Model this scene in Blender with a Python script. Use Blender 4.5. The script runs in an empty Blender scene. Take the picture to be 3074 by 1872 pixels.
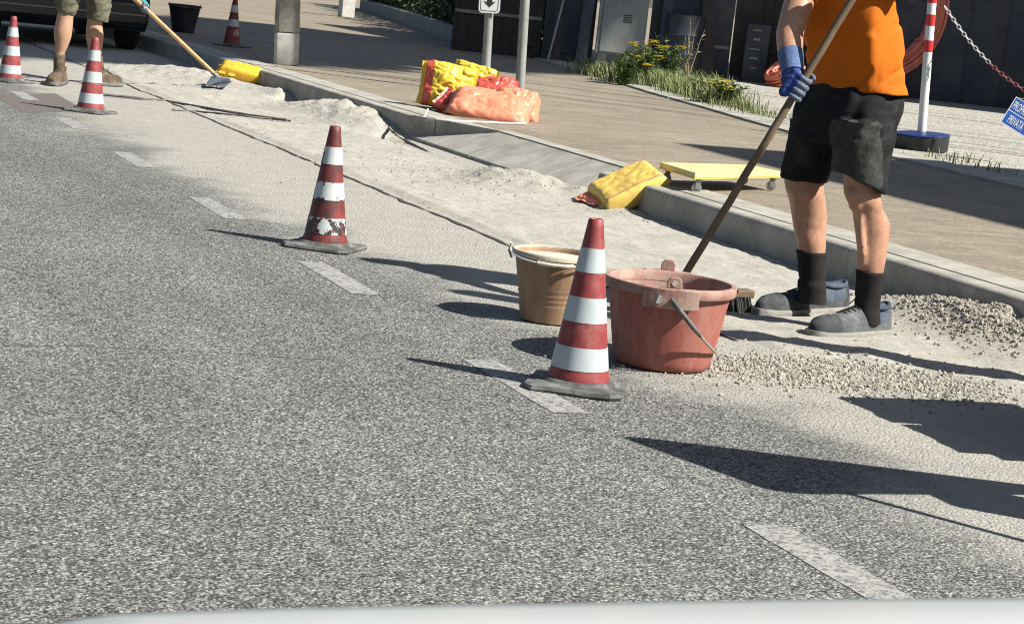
import bpy, bmesh, math, random
import numpy as np
from mathutils import Vector, Matrix, Quaternion, noise
random.seed(7)
R_ = math.radians
# ------------------------------------------------------------------ camera, light, exposure
# road frame: +Y runs along the road (away), +X towards the kerb, z = 0 is the asphalt
FPX, CW, CH = 6136.3, 3074, 1872
CAM = Vector((0, 0, 1.1857)); PITCH, ROLL, YAW = R_(9.025), R_(6.117), R_(22.84)
Fw = Vector((math.sin(YAW)*math.cos(PITCH), math.cos(YAW)*math.cos(PITCH), -math.sin(PITCH)))
Rt0 = Vector((math.cos(YAW), -math.sin(YAW), 0)); Up0 = Rt0.cross(Fw)
Rt = Rt0*math.cos(ROLL) + Up0*math.sin(ROLL); Up = Up0*math.cos(ROLL) - Rt0*math.sin(ROLL)
SC = bpy.context.scene
cam_d = bpy.data.cameras.new('camera'); cam = bpy.data.objects.new('camera', cam_d); SC.collection.objects.link(cam)
cam.matrix_world = Matrix((( Rt.x, Up.x, -Fw.x, CAM.x), (Rt.y, Up.y, -Fw.y, CAM.y), (Rt.z, Up.z, -Fw.z, CAM.z), (0, 0, 0, 1)))
cam_d.sensor_width = 36; cam_d.lens = FPX/CW*36; cam_d.clip_start = 0.05; cam_d.clip_end = 500
cam_d.dof.use_dof = True; cam_d.dof.focus_distance = 8.5; cam_d.dof.aperture_fstop = 30
SC.camera = cam; SC.cycles.pixel_filter_type = 'BLACKMAN_HARRIS'; SC.cycles.filter_width = 1.05
SUN_EL = R_(43.5); SUN_AZ = (0.745, -0.667)
TO_SUN = Vector((SUN_AZ[0]*math.cos(SUN_EL), SUN_AZ[1]*math.cos(SUN_EL), math.sin(SUN_EL)))
w = bpy.data.worlds.new('World'); SC.world = w; w.use_nodes = True
sky = w.node_tree.nodes.new('ShaderNodeTexSky'); sky.sky_type = 'NISHITA'; sky.sun_disc = False
sky.sun_elevation = SUN_EL; sky.sun_rotation = math.atan2(SUN_AZ[0], SUN_AZ[1]); sky.dust_density = 1.5
bg = w.node_tree.nodes['Background']; bg.inputs['Strength'].default_value = 0.05
w.node_tree.links.new(sky.outputs[0], bg.inputs[0])
sd = bpy.data.lights.new('sun', 'SUN'); sd.energy = 5.0; sd.angle = R_(0.53); sd.color = (1, 0.972, 0.905)
so = bpy.data.objects.new('sun', sd); SC.collection.objects.link(so)
so.rotation_euler = TO_SUN.to_track_quat('Z', 'Y').to_euler(); so.location = (0, -5, 30)
SC.view_settings.view_transform = 'Standard'; SC.view_settings.look = 'None'; SC.view_settings.exposure = 1.16; SC.view_settings.gamma = 1

# ------------------------------------------------------------------ helpers
def ray(px, py):                       # px on a 2464 wide print of the photograph
    px *= CW/2464; py *= CW/2464
    return Fw + Rt*((px-CW/2)/FPX) - Up*((py-CH/2)/FPX)
def G(px, py, z=0.0):
    d = ray(px, py); return CAM + d*((z-CAM.z)/d.z)
def D(px, py, dep): return CAM + ray(px, py)*dep
def PPM(dep): return FPX/1.24756/dep   # print pixels per metre at a depth
def depth(p): return (Vector(p)-CAM).dot(Fw)
PLUMB = Quaternion(Vector((0, 1, 0)), R_(0))

def link(o): SC.collection.objects.link(o); return o
def tag(o, label=None, cat=None, group=None, kind=None):
    if label: o['label'] = label
    if cat: o['category'] = cat
    if group: o['group'] = group
    if kind: o['kind'] = kind
    return o
def empty(name, loc, label, cat, group=None, rz=0, rot=None):
    o = bpy.data.objects.new(name, None); o.empty_display_size = 0.1; link(o); o.location = loc
    o.rotation_euler = rot if rot else (0, 0, rz)
    return tag(o, label, cat, group)

class MB:
    def __init__(s): s.v = []; s.f = []; s.m = []
    def add(s, vs, fs, mi=0):
        n = len(s.v); s.v += [tuple(v) for v in vs]; s.f += [tuple(i+n for i in f) for f in fs]; s.m += [mi]*len(fs); return s
    def box(s, a, b, mi=0, M=None):
        x0, y0, z0 = a; x1, y1, z1 = b
        vs = [(x0,y0,z0),(x1,y0,z0),(x1,y1,z0),(x0,y1,z0),(x0,y0,z1),(x1,y0,z1),(x1,y1,z1),(x0,y1,z1)]
        if M: vs = [M @ Vector(v) for v in vs]
        return s.add(vs, [(3,2,1,0),(4,5,6,7),(0,1,5,4),(1,2,6,5),(2,3,7,6),(3,0,4,7)], mi)
    def prism(s, poly, z0, z1, mi=0, M=None):     # poly (x,y), z0/z1 number or list
        n = len(poly); zz0 = z0 if isinstance(z0, (list, tuple)) else [z0]*n; zz1 = z1 if isinstance(z1, (list, tuple)) else [z1]*n
        vs = [(p[0], p[1], zz0[i]) for i, p in enumerate(poly)] + [(p[0], p[1], zz1[i]) for i, p in enumerate(poly)]
        if M: vs = [M @ Vector(v) for v in vs]
        fs = [tuple(range(n-1, -1, -1)), tuple(range(n, 2*n))] + [(i, (i+1) % n, n+(i+1) % n, n+i) for i in range(n)]
        return s.add(vs, fs, mi)
    def loft(s, rings, caps=True, mi=0, closed=True):
        n = len(rings[0]); vs = [p for r in rings for p in r]; fs = []
        for k in range(len(rings)-1):
            for i in range(n if closed else n-1):
                j = (i+1) % n; fs.append((k*n+i, k*n+j, (k+1)*n+j, (k+1)*n+i))
        if caps: fs.append(tuple(range(n-1, -1, -1))); b = (len(rings)-1)*n; fs.append(tuple(range(b, b+n)))
        return s.add(vs, fs, mi)
    def lathe(s, prof, seg=32, mi=0, M=None, cx=0, cy=0, caps=False):
        rings = []
        for r, z in prof:
            ring = [Vector((cx+r*math.cos(2*math.pi*i/seg), cy+r*math.sin(2*math.pi*i/seg), z)) for i in range(seg)]
            rings.append([M @ v for v in ring] if M else ring)
        return s.loft(rings, caps, mi)
    def tube(s, pts, rad, seg=10, mi=0, caps=True, flat=None):
        pts = [Vector(p) for p in pts]; n = len(pts)
        rad = rad if isinstance(rad, (list, tuple)) else [rad]*n
        t0 = (pts[1]-pts[0]).normalized(); a = Vector((0, 0, 1)) if abs(t0.z) < 0.9 else Vector((1, 0, 0))
        u = t0.cross(a).normalized(); rings = []
        for i, p in enumerate(pts):
            t = (pts[min(i+1, n-1)]-pts[max(i-1, 0)]).normalized()
            u = (u - t*u.dot(t)).normalized(); v = t.cross(u)
            rr = rad[i]; ru, rv = rr if isinstance(rr, tuple) else (rr, rr)
            rings.append([p + u*(ru*math.cos(2*math.pi*k/seg)) + v*(rv*math.sin(2*math.pi*k/seg)) for k in range(seg)])
        return s.loft(rings, caps, mi)
    def ball(s, c, r, seg=12, mi=0, M=None):
        c = Vector(c); r = r if isinstance(r, (tuple, list)) else (r, r, r); rings = []
        for k in range(1, seg//2+1):
            th = math.pi*k/(seg//2+1); rings.append([c + Vector((r[0]*math.sin(th)*math.cos(2*math.pi*i/seg), r[1]*math.sin(th)*math.sin(2*math.pi*i/seg), -r[2]*math.cos(th))) for i in range(seg)])
        if M: rings = [[M @ v for v in q] for q in rings]
        return s.loft(rings, True, mi)
    def build(s, name, mats, parent=None, smooth=True, bevel=0, bseg=2, angle=40, loc=None):
        me = bpy.data.meshes.new(name); me.from_pydata(s.v, [], s.f)
        mats = mats if isinstance(mats, (list, tuple)) else [mats]
        for m in mats: me.materials.append(m)
        for p, k in zip(me.polygons, s.m): p.material_index = k; p.use_smooth = smooth
        me.validate(); me.update()
        bm = bmesh.new(); bm.from_mesh(me); bmesh.ops.recalc_face_normals(bm, faces=bm.faces)
        if smooth:
            lim = R_(angle)
            for e in bm.edges:
                if len(e.link_faces) == 2 and e.calc_face_angle(0) > lim: e.smooth = False
        bm.to_mesh(me); bm.free()
        o = bpy.data.objects.new(name, me); link(o)
        if parent: o.parent = parent
        if loc: o.location = loc
        if bevel:
            b = o.modifiers.new('bevel', 'BEVEL'); b.width = bevel; b.segments = bseg; b.limit_method = 'ANGLE'; b.angle_limit = R_(35)
        return o
def fbm(p, o=4): return noise.fractal(Vector(p), 1.0, 2.0, o)
def remesh(mb, name, mats, parent, voxel, smooth_it=4, disp=0, dscale=20, post=None, mat_fn=None):
    o = mb.build(name, mats, None)
    r = o.modifiers.new('r', 'REMESH'); r.mode = 'VOXEL'; r.voxel_size = voxel; r.use_smooth_shade = True
    if smooth_it:
        sm = o.modifiers.new('s', 'SMOOTH'); sm.factor = 0.5; sm.iterations = smooth_it
    bpy.context.view_layer.update(); dg = bpy.context.evaluated_depsgraph_get()
    me = bpy.data.meshes.new_from_object(o.evaluated_get(dg), depsgraph=dg)
    old = o.data; o.modifiers.clear(); o.data = me; bpy.data.meshes.remove(old); me.name = name
    if disp or post:
        me.update(); ns = [v.normal.copy() for v in me.vertices]
        for v, nn in zip(me.vertices, ns):
            if disp: v.co += nn*(disp*fbm(v.co*dscale, 3))
            if post: v.co += post(v.co.copy(), nn)
    me.materials.clear()
    for m in (mats if isinstance(mats, (list, tuple)) else [mats]): me.materials.append(m)
    for p in me.polygons:
        p.use_smooth = True
        if mat_fn: p.material_index = mat_fn(p.center)
        else: p.material_index = 0
    if parent: o.parent = parent
    return o
def localise(root):                    # children were modelled in road coordinates: keep them there under a placed Empty
    bpy.context.view_layer.update()
    for c in root.children:
        c.matrix_parent_inverse = root.matrix_world.inverted()

# ------------------------------------------------------------------ materials
def newmat(name):
    m = bpy.data.materials.new(name); m.use_nodes = True; nt = m.node_tree; b = nt.nodes['Principled BSDF']; return m, nt, b
ALB = 0.76
class N:
    def __init__(s, nt): s.nt = nt
    def n(s, t, **k):
        x = s.nt.nodes.new(t)
        for a, v in k.items(): setattr(x, a, v)
        return x
    def l(s, a, b): s.nt.links.new(a, b)
    def coord(s): return s.n('ShaderNodeTexCoord').outputs['Object']
    def noise(s, vec, scale, detail=4, rough=0.6, out='Fac'):
        x = s.n('ShaderNodeTexNoise'); x.inputs['Scale'].default_value = scale; x.inputs['Detail'].default_value = detail; x.inputs['Roughness'].default_value = rough
        s.l(vec, x.inputs['Vector']); return x.outputs[out]
    def vor(s, vec, scale, feature='F1', out='Color', rnd=1.0):
        x = s.n('ShaderNodeTexVoronoi', feature=feature); x.inputs['Scale'].default_value = scale; x.inputs['Randomness'].default_value = rnd
        s.l(vec, x.inputs['Vector']); return x.outputs[out]
    def ramp(s, fac, stops, interp='LINEAR'):
        x = s.n('ShaderNodeValToRGB'); r = x.color_ramp; r.interpolation = interp
        while len(r.elements) < len(stops): r.elements.new(0.5)
        for e, (p, c) in zip(r.elements, stops): e.position = p; e.color = (c, c, c, 1) if isinstance(c, (int, float)) else (*[q*ALB for q in c], 1)
        s.l(fac, x.inputs[0]); return x.outputs[0]
    def mix(s, fac, a, b, mode='MIX'):
        x = s.n('ShaderNodeMix', data_type='RGBA', blend_type=mode)
        for sock, v in ((x.inputs[0], fac), (x.inputs[6], a), (x.inputs[7], b)):
            if isinstance(v, (int, float)): sock.default_value = v
            elif isinstance(v, tuple): sock.default_value = (*[q*ALB for q in v], 1)
            else: s.l(v, sock)
        return x.outputs[2]
    def math(s, op, a, b=0.0, c=0.0, clamp=False):
        x = s.n('ShaderNodeMath', operation=op); x.use_clamp = clamp
        for i, v in enumerate((a, b, c)):
            if isinstance(v, (int, float)): x.inputs[i].default_value = v
            else: s.l(v, x.inputs[i])
        return x.outputs[0]
    def sep(s, vec):
        x = s.n('ShaderNodeSeparateXYZ'); s.l(vec, x.inputs[0]); return x.outputs
    def step(s, v, lo, hi):
        x = s.n('ShaderNodeMapRange', interpolation_type='SMOOTHSTEP')
        for i, q in enumerate((v, lo, hi, 0.0, 1.0)):
            if isinstance(q, (int, float)): x.inputs[i].default_value = q
            else: s.l(q, x.inputs[i])
        return x.outputs[0]
    def bump(s, h, strength, dist, b, prev=None):
        x = s.n('ShaderNodeBump'); x.inputs['Strength'].default_value = strength; x.inputs['Distance'].default_value = dist
        s.l(h, x.inputs['Height'])
        if prev: s.l(prev, x.inputs['Normal'])
        s.l(x.outputs[0], b.inputs['Normal']); return x.outputs[0]
def mat(name, c, rough=0.7, var=0.25, scale=8, bump=0.15, bscale=60, metal=0.0, dirt=None, dirt_amt=0.5, dscale=5, spec=0.4, bdist=0.004, sub=0, streak=None):
    m, nt, b = newmat(name); k = N(nt); v = k.coord()
    n1 = k.noise(v, scale, 5); c0 = tuple(x*(1-var) for x in c); c1 = tuple(min(1, x*(1+var)) for x in c)
    col = k.ramp(n1, [(0.3, c0), (0.7, c1)])
    if dirt:
        dv = v
        if streak: mp = k.n('ShaderNodeMapping'); mp.inputs['Scale'].default_value = streak; k.l(v, mp.inputs[0]); dv = mp.outputs[0]
        n2 = k.noise(dv, dscale, 8, 0.75); mk = k.ramp(n2, [(0.62-dirt_amt*0.4, 0.0), (0.78-dirt_amt*0.3, 1.0)]); col = k.mix(k.math('MULTIPLY', mk, 0.85), col, dirt)
    k.l(col, b.inputs['Base Color']); b.inputs['Roughness'].default_value = rough; b.inputs['Metallic'].default_value = metal
    b.inputs['Specular IOR Level'].default_value = spec
    if sub: b.inputs['Subsurface Weight'].default_value = sub; b.inputs['Subsurface Radius'].default_value = (0.012, 0.004, 0.002); b.inputs['Subsurface Scale'].default_value = 1
    if bump: k.bump(k.noise(v, bscale, 5), bump, bdist, b)
    return m
DUST = (0.40, 0.375, 0.32)
def asphalt_mat():
    m, nt, b = newmat('asphalt'); k = N(nt); v = k.coord(); xyz = k.sep(v)
    cell = k.sep(k.vor(v, 155))[0]; cell2 = k.sep(k.vor(v, 300))[1]
    g = k.math('ADD', k.math('MULTIPLY', cell, 0.65), k.math('MULTIPLY', cell2, 0.35))
    stone = k.ramp(g, [(0.10, (0.024, 0.025, 0.025)), (0.36, (0.080, 0.081, 0.077)), (0.60, (0.170, 0.169, 0.157)), (0.90, (0.46, 0.452, 0.412))])
    big = k.noise(v, 0.7, 6, 0.65); stone = k.mix(1.0, stone, k.ramp(big, [(0.3, 0.80), (0.7, 1.12)]), 'MULTIPLY')
    mp = k.n('ShaderNodeMapping'); mp.inputs['Scale'].default_value = (1.6, 0.16, 1); k.l(v, mp.inputs[0])
    lane = k.noise(mp.outputs[0], 1.4, 4, 0.6); stone = k.mix(1.0, stone, k.ramp(lane, [(0.35, 0.88), (0.65, 1.10)]), 'MULTIPLY')
    stain = k.ramp(k.noise(v, 2.6, 3, 0.5), [(0.24, 0.72), (0.33, 1.0)]); stone = k.mix(1.0, stone, stain, 'MULTIPLY')
    pale = k.ramp(k.noise(v, 16, 7, 0.75), [(0.52, 0.0), (0.75, 0.35)]); stone = k.mix(pale, stone, (0.36, 0.345, 0.30))
    # cement dust carried out of the works: a real film, thick at the kerb and gone at the lane line
    wob = k.math('MULTIPLY', k.math('SUBTRACT', k.noise(v, 1.1, 6, 0.65), 0.5), 1.5)
    x = k.math('ADD', xyz[0], wob)
    x = k.math('ADD', x, k.math('MINIMUM', k.math('MAXIMUM', k.math('MULTIPLY', k.math('SUBTRACT', xyz[1], 7.2), 0.12), -0.22), 0.30))
    thick = k.step(x, 2.0, 3.75)
    thr = k.math('SUBTRACT', 1.0, thick)
    film = k.step(k.math('SUBTRACT', k.math('ADD', k.math('MULTIPLY', k.noise(v, 55, 6, 0.75), 0.75), k.math('MULTIPLY', k.math('SUBTRACT', 1.0, cell), 0.25)), thr), -0.17, 0.22)
    film = k.math('MULTIPLY', film, k.step(x, 2.0, 2.9))
    film = k.math('MULTIPLY', film, k.ramp(cell, [(0.0, 1.0), (0.80, 1.0), (0.97, 0.62)]))
    dustc = k.ramp(k.noise(v, 7, 6, 0.7), [(0.3, (0.335, 0.318, 0.274)), (0.7, (0.42, 0.398, 0.346))])
    dustc = k.mix(1.0, dustc, k.ramp(cell2, [(0.0, 0.74), (0.22, 0.97), (0.80, 1.0), (1.0, 1.24)]), 'MULTIPLY')
    col = k.mix(k.math('MULTIPLY', film, 0.93), stone, dustc)
    k.l(col, b.inputs['Base Color']); b.inputs['Roughness'].default_value = 0.86; b.inputs['Specular IOR Level'].default_value = 0.3
    d = k.vor(v, 105, out='Distance'); hgt = k.math('ADD', k.math('MULTIPLY', d, -1.0), k.math('MULTIPLY', k.noise(v, 260, 3), 0.4))
    k.bump(hgt, 0.75, 0.007, b)
    return m
def dust_mat():
    m, nt, b = newmat('cement_dust'); k = N(nt); v = k.coord()
    col = k.ramp(k.noise(v, 2.2, 8, 0.7), [(0.25, (0.335, 0.315, 0.270)), (0.5, (0.415, 0.392, 0.340)), (0.75, (0.475, 0.452, 0.402))])
    mp = k.n('ShaderNodeMapping'); mp.inputs['Rotation'].default_value = (0, 0, 0.5); mp.inputs['Scale'].default_value = (14, 1.5, 4); k.l(v, mp.inputs[0])
    strk = k.noise(mp.outputs[0], 1.6, 5, 0.7); col = k.mix(1.0, col, k.ramp(strk, [(0.35, 0.92), (0.62, 1.04)]), 'MULTIPLY')
    damp = k.noise(v, 1.1, 7, 0.7); col = k.mix(k.ramp(damp, [(0.58, 0.0), (0.76, 0.22)]), col, (0.27, 0.245, 0.20))
    sp = k.sep(k.vor(v, 120))[0]; col = k.mix(1.0, col, k.ramp(sp, [(0.02, 0.66), (0.16, 0.96), (0.88, 1.0), (0.98, 1.2)]), 'MULTIPLY')
    k.l(col, b.inputs['Base Color']); b.inputs['Roughness'].default_value = 0.95; b.inputs['Specular IOR Level'].default_value = 0.15
    h = k.math('ADD', k.math('ADD', k.noise(v, 30, 8, 0.75), k.math('MULTIPLY', strk, 0.5)), k.math('MULTIPLY', k.noise(v, 170, 4), 0.5)); k.bump(h, 0.5, 0.012, b)
    return m
def gravel_mat(name, lo, hi, vs=70):
    m, nt, b = newmat(name); k = N(nt); v = k.coord(); c = k.sep(k.vor(v, vs))[0]
    col = k.ramp(c, [(0.1, lo), (0.9, hi)]); col = k.mix(1.0, col, k.ramp(k.noise(v, 1.5, 5), [(0.3, 0.85), (0.7, 1.1)]), 'MULTIPLY')
    k.l(col, b.inputs['Base Color']); b.inputs['Roughness'].default_value = 0.9; k.bump(k.vor(v, vs, out='Distance'), 0.6, 0.012, b); return m
def pave_mat():
    m, nt, b = newmat('pavement'); k = N(nt); v = k.coord()
    col = k.ramp(k.noise(v, 0.9, 8, 0.65), [(0.3, (0.195, 0.160, 0.116)), (0.7, (0.28, 0.235, 0.175))])
    sp = k.sep(k.vor(v, 75))[0]; col = k.mix(1.0, col, k.ramp(sp, [(0.0, 0.72), (0.3, 0.95), (0.8, 1.02), (1.0, 1.28)]), 'MULTIPLY')
    br = k.n('ShaderNodeTexBrick'); br.inputs['Scale'].default_value = 1.0; br.inputs['Brick Width'].default_value = 0.20; br.inputs['Row Height'].default_value = 0.10; br.inputs['Mortar Size'].default_value = 0.006; br.inputs['Mortar Smooth'].default_value = 0.4; br.inputs['Bias'].default_value = 0.0
    br.inputs['Color1'].default_value = (0.86, 0.86, 0.86, 1); br.inputs['Color2'].default_value = (1.14, 1.12, 1.08, 1); br.inputs['Mortar'].default_value = (0.80, 0.78, 0.74, 1)
    mp = k.n('ShaderNodeMapping'); mp.inputs['Rotation'].default_value = (0, 0, 0.04); k.l(v, mp.inputs[0]); k.l(mp.outputs[0], br.inputs['Vector']); col = k.mix(1.0, col, br.outputs['Color'], 'MULTIPLY')
    st = k.noise(v, 6, 8, 0.8); col = k.mix(k.ramp(st, [(0.60, 0.0), (0.72, 0.55)]), col, DUST)
    k.l(col, b.inputs['Base Color']); b.inputs['Roughness'].default_value = 0.9; k.bump(k.noise(v, 90, 6), 0.4, 0.006, b); return m
def mark_mat():
    m, nt, b = newmat('road_paint'); k = N(nt); v = k.coord()
    cell = k.sep(k.vor(v, 105))[0]; wear = k.math('ADD', k.math('MULTIPLY', k.noise(v, 30, 6, 0.7), 0.65), k.math('MULTIPLY', cell, 0.35))
    paint = k.ramp(k.noise(v, 9, 5), [(0.3, (0.29, 0.282, 0.258)), (0.7, (0.375, 0.365, 0.335))])
    col = k.mix(k.ramp(wear, [(0.34, 0.0), (0.54, 1.0)]), (0.12, 0.12, 0.12), paint)
    k.l(col, b.inputs['Base Color']); b.inputs['Roughness'].default_value = 0.8
    k.bump(k.math('MULTIPLY', k.vor(v, 105, out='Distance'), -1.0), 0.25, 0.005, b); return m
def worn_band_mat(name, thr, under):
    m, nt, b = newmat(name); k = N(nt); v = k.coord()
    mk = k.ramp(k.noise(v, 13, 5, 0.6), [(thr, 0.0), (thr+0.03, 1.0)])
    wh = k.ramp(k.noise(v, 25, 5), [(0.3, (0.47, 0.50, 0.49)), (0.7, (0.58, 0.60, 0.59))])
    un = k.mix(k.ramp(k.noise(v, 30, 5), [(0.36, 0.0), (0.46, 1.0)]), under, (0.03, 0.027, 0.027))
    k.l(k.mix(mk, un, wh), b.inputs['Base Color']); b.inputs['Roughness'].default_value = 0.5; k.bump(mk, 0.3, 0.002, b); return m

M = {}
M['asphalt'] = asphalt_mat(); M['dust'] = dust_mat(); M['pave'] = pave_mat(); M['mark'] = mark_mat()
M['verge'] = gravel_mat('verge_gravel', (0.22, 0.205, 0.17), (0.50, 0.47, 0.40), 45)
M['stone'] = mat('broken_stone', (0.345, 0.32, 0.265), 0.9, 0.5, 45, 0.4, 120)
M['rubble'] = mat('rubble', (0.34, 0.305, 0.25), 0.95, 0.35, 25, 0.8, 60, bdist=0.012)
M['kerb'] = mat('kerb_concrete', (0.385, 0.365, 0.315), 0.88, 0.18, 5, 0.5, 60, dirt=(0.25, 0.228, 0.185), dirt_amt=0.46, dscale=4)
M['kerb_face'] = M['kerb']
M['conc'] = mat('white_concrete', (0.58, 0.56, 0.51), 0.85, 0.12, 9, 0.4, 60, dirt=(0.36, 0.33, 0.28), dirt_amt=0.3, dscale=7)
M['oldconc'] = mat('weathered_concrete', (0.40, 0.375, 0.32), 0.9, 0.2, 10, 0.7, 40, dirt=(0.22, 0.20, 0.165), dirt_amt=0.55, dscale=6, bdist=0.01)
M['red'] = mat('cone_red', (0.255, 0.040, 0.040), 0.55, 0.18, 18, 0.12, 90, dirt=(0.33, 0.13, 0.10), dirt_amt=0.35, dscale=9)
M['red_dirty'] = mat('cone_red_dirty', (0.25, 0.035, 0.032), 0.55, 0.2, 14, 0.2, 80, dirt=(0.03, 0.022, 0.020), dirt_amt=0.60, dscale=10)
M['white'] = mat('reflective_white', (0.46, 0.51, 0.52), 0.38, 0.06, 20, 0.08, 120, dirt=(0.50, 0.50, 0.47), dirt_amt=0.25, dscale=11)
M['worn1'] = worn_band_mat('worn_white_light', 0.43, (0.30, 0.05, 0.04)); M['worn2'] = worn_band_mat('worn_white_heavy', 0.50, (0.22, 0.05, 0.04))
M['dullred'] = mat('cone_red_faded', (0.22, 0.045, 0.04), 0.7, 0.25, 12, 0.2, 60); M['dullwhite'] = worn_band_mat('worn_white_grey', 0.40, (0.20, 0.05, 0.045))
M['rubber'] = mat('black_rubber', (0.075, 0.075, 0.072), 0.75, 0.3, 15, 0.3, 70, dirt=(0.24, 0.235, 0.21), dirt_amt=0.45, dscale=8)
M['tub'] = mat('red_tub_plastic', (0.335, 0.098, 0.075), 0.62, 0.10, 6, 0.2, 60, dirt=(0.40, 0.20, 0.15), dirt_amt=0.42, dscale=14, streak=(1, 1, 0.22))
M['tub_dusty'] = mat('red_tub_plastic_dusty', (0.31, 0.135, 0.11), 0.8, 0.16, 12, 0.2, 60, dirt=(0.44, 0.34, 0.27), dirt_amt=0.55, dscale=7)
M['bucket'] = mat('brown_bucket_plastic', (0.32, 0.185, 0.105), 0.62, 0.10, 7, 0.2, 60, dirt=(0.44, 0.31, 0.20), dirt_amt=0.42, dscale=16, streak=(1, 1, 0.2))
M['cement'] = mat('dried_cement', (0.54, 0.48, 0.385), 0.95, 0.1, 15, 0.5, 60)
M['wire'] = mat('handle_wire', (0.42, 0.38, 0.32), 0.5, 0.2, 20, 0.1, 60, metal=0.5, dirt=(0.5, 0.45, 0.38), dirt_amt=0.4)
M['black'] = mat('black_plastic', (0.025, 0.026, 0.028), 0.6, 0.3, 12, 0.2, 60)
M['bristle'] = mat('dark_bristles', (0.055, 0.055, 0.05), 0.9, 0.4, 60, 0.8, 150)
M['wood_dark'] = mat('weathered_wood', (0.15, 0.105, 0.060), 0.75, 0.25, 14, 0.3, 70)
M['wood'] = mat('pale_wood', (0.58, 0.35, 0.17), 0.6, 0.18, 14, 0.2, 70)
M['steel'] = mat('galvanised_steel', (0.36, 0.37, 0.35), 0.55, 0.15, 14, 0.15, 90, metal=0.35, dirt=(0.27, 0.27, 0.25), dirt_amt=0.4)
M['blade'] = mat('tool_steel', (0.20, 0.24, 0.27), 0.45, 0.2, 14, 0.1, 60, metal=0.6, dirt=(0.42, 0.38, 0.32), dirt_amt=0.3)
M['skin'] = mat('skin', (0.47, 0.255, 0.16), 0.5, 0.14, 13, 0.35, 140, sub=0.08, bdist=0.003, dirt=(0.34, 0.17, 0.105), dirt_amt=0.42, dscale=34)
M['skin_tan'] = mat('skin_tanned', (0.48, 0.28, 0.175), 0.55, 0.12, 20, 0.2, 110, sub=0.1, bdist=0.003)
M['hair'] = mat('dark_hair', (0.04, 0.028, 0.02), 0.6, 0.3, 60, 0.6, 120)
M['eye'] = mat('eye', (0.6, 0.6, 0.58), 0.2, 0.05, 5, 0)
M['orange'] = mat('orange_cloth', (0.58, 0.142, 0.009), 0.85, 0.08, 9, 0.25, 260, bdist=0.002, spec=0.15)
M['shorts'] = mat('black_cloth', (0.018, 0.019, 0.021), 0.95, 0.25, 9, 0.3, 200, dirt=(0.055, 0.055, 0.05), dirt_amt=0.28, dscale=6, spec=0.1)
M['pocket'] = mat('grey_work_cloth', (0.050, 0.052, 0.047), 0.95, 0.2, 20, 0.4, 120, dirt=(0.11, 0.11, 0.10), dirt_amt=0.35, dscale=16, spec=0.1)
M['sock'] = mat('black_sock', (0.026, 0.024, 0.023), 0.95, 0.25, 20, 0.5, 220, spec=0.1)
M['shoe'] = mat('dark_shoe', (0.032, 0.036, 0.042), 0.8, 0.35, 18, 0.4, 90, dirt=(0.12, 0.12, 0.115), dirt_amt=0.36, dscale=12)
M['shoe_grey'] = mat('grey_shoe', (0.060, 0.068, 0.075), 0.85, 0.25, 16, 0.4, 110, dirt=(0.17, 0.17, 0.165), dirt_amt=0.45, dscale=10)
M['shoe_blue'] = mat('blue_shoe_fabric', (0.032, 0.052, 0.095), 0.85, 0.25, 16, 0.4, 130, dirt=(0.09, 0.105, 0.12), dirt_amt=0.4, dscale=12)
M['sole'] = mat('shoe_sole', (0.25, 0.24, 0.21), 0.85, 0.2, 16, 0.3, 70)
M['glove'] = mat('blue_knit_glove', (0.042, 0.075, 0.25), 0.9, 0.2, 40, 0.6, 220, spec=0.15)
M['glove_grey'] = mat('grey_glove_coating', (0.10, 0.125, 0.18), 0.7, 0.2, 30, 0.3, 90)
M['cuff'] = mat('blue_knit_cuff', (0.115, 0.165, 0.31), 0.9, 0.2, 60, 0.8, 200, spec=0.15)
M['teal'] = mat('teal_glove', (0.02, 0.36, 0.38), 0.8, 0.2, 30, 0.4, 90)
M['khaki'] = mat('khaki_cloth', (0.155, 0.148, 0.105), 0.95, 0.16, 10, 0.4, 200, spec=0.1)
M['shirt2'] = mat('grey_cloth', (0.26, 0.27, 0.28), 0.95, 0.16, 10, 0.3, 200)
M['boot'] = mat('brown_boot', (0.085, 0.055, 0.032), 0.85, 0.35, 18, 0.6, 60, dirt=(0.24, 0.20, 0.14), dirt_amt=0.4, dscale=10)
def sack_mat(name, c, stripe=None, axis=0, pos=0.0, wid=0.02, shade=0.2):
    m, nt, b = newmat(name); k = N(nt); v = k.coord(); col = k.ramp(k.noise(v, 9, 6, 0.65), [(0.3, tuple(x*(1-shade) for x in c)), (0.7, tuple(min(1, x*(1+shade*0.5)) for x in c))])
    if stripe:
        a = k.math('ABSOLUTE', k.math('SUBTRACT', k.sep(v)[axis], pos)); col = k.mix(k.math('LESS_THAN', a, wid), col, stripe)
    col = k.mix(k.ramp(k.noise(v, 30, 7, 0.75), [(0.58, 0.0), (0.78, 0.14)]), col, (0.55, 0.45, 0.28))
    k.l(col, b.inputs['Base Color']); b.inputs['Roughness'].default_value = 0.42; b.inputs['Specular IOR Level'].default_value = 0.35
    k.bump(k.noise(v, 26, 4, 0.5), 0.25, 0.010, b); return m
YEL = (0.80, 0.52, 0.05)
M['ysack'] = sack_mat('yellow_sack', (0.74, 0.50, 0.05), (0.62, 0.10, 0.06), 0, -0.165, 0.03)
M['ysack2'] = sack_mat('yellow_sack_striped', (0.74, 0.52, 0.12), (0.50, 0.26, 0.15), 1, -0.112, 0.007)
M['ysack3'] = sack_mat('yellow_sack_plain', (0.78, 0.46, 0.04))
M['ysack4'] = sack_mat('yellow_sack_dark', (0.62, 0.48, 0.05))  # darker yellow for the rear sack
M['osack'] = sack_mat('salmon_sack', (0.80, 0.275, 0.16), shade=0.12)
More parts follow.
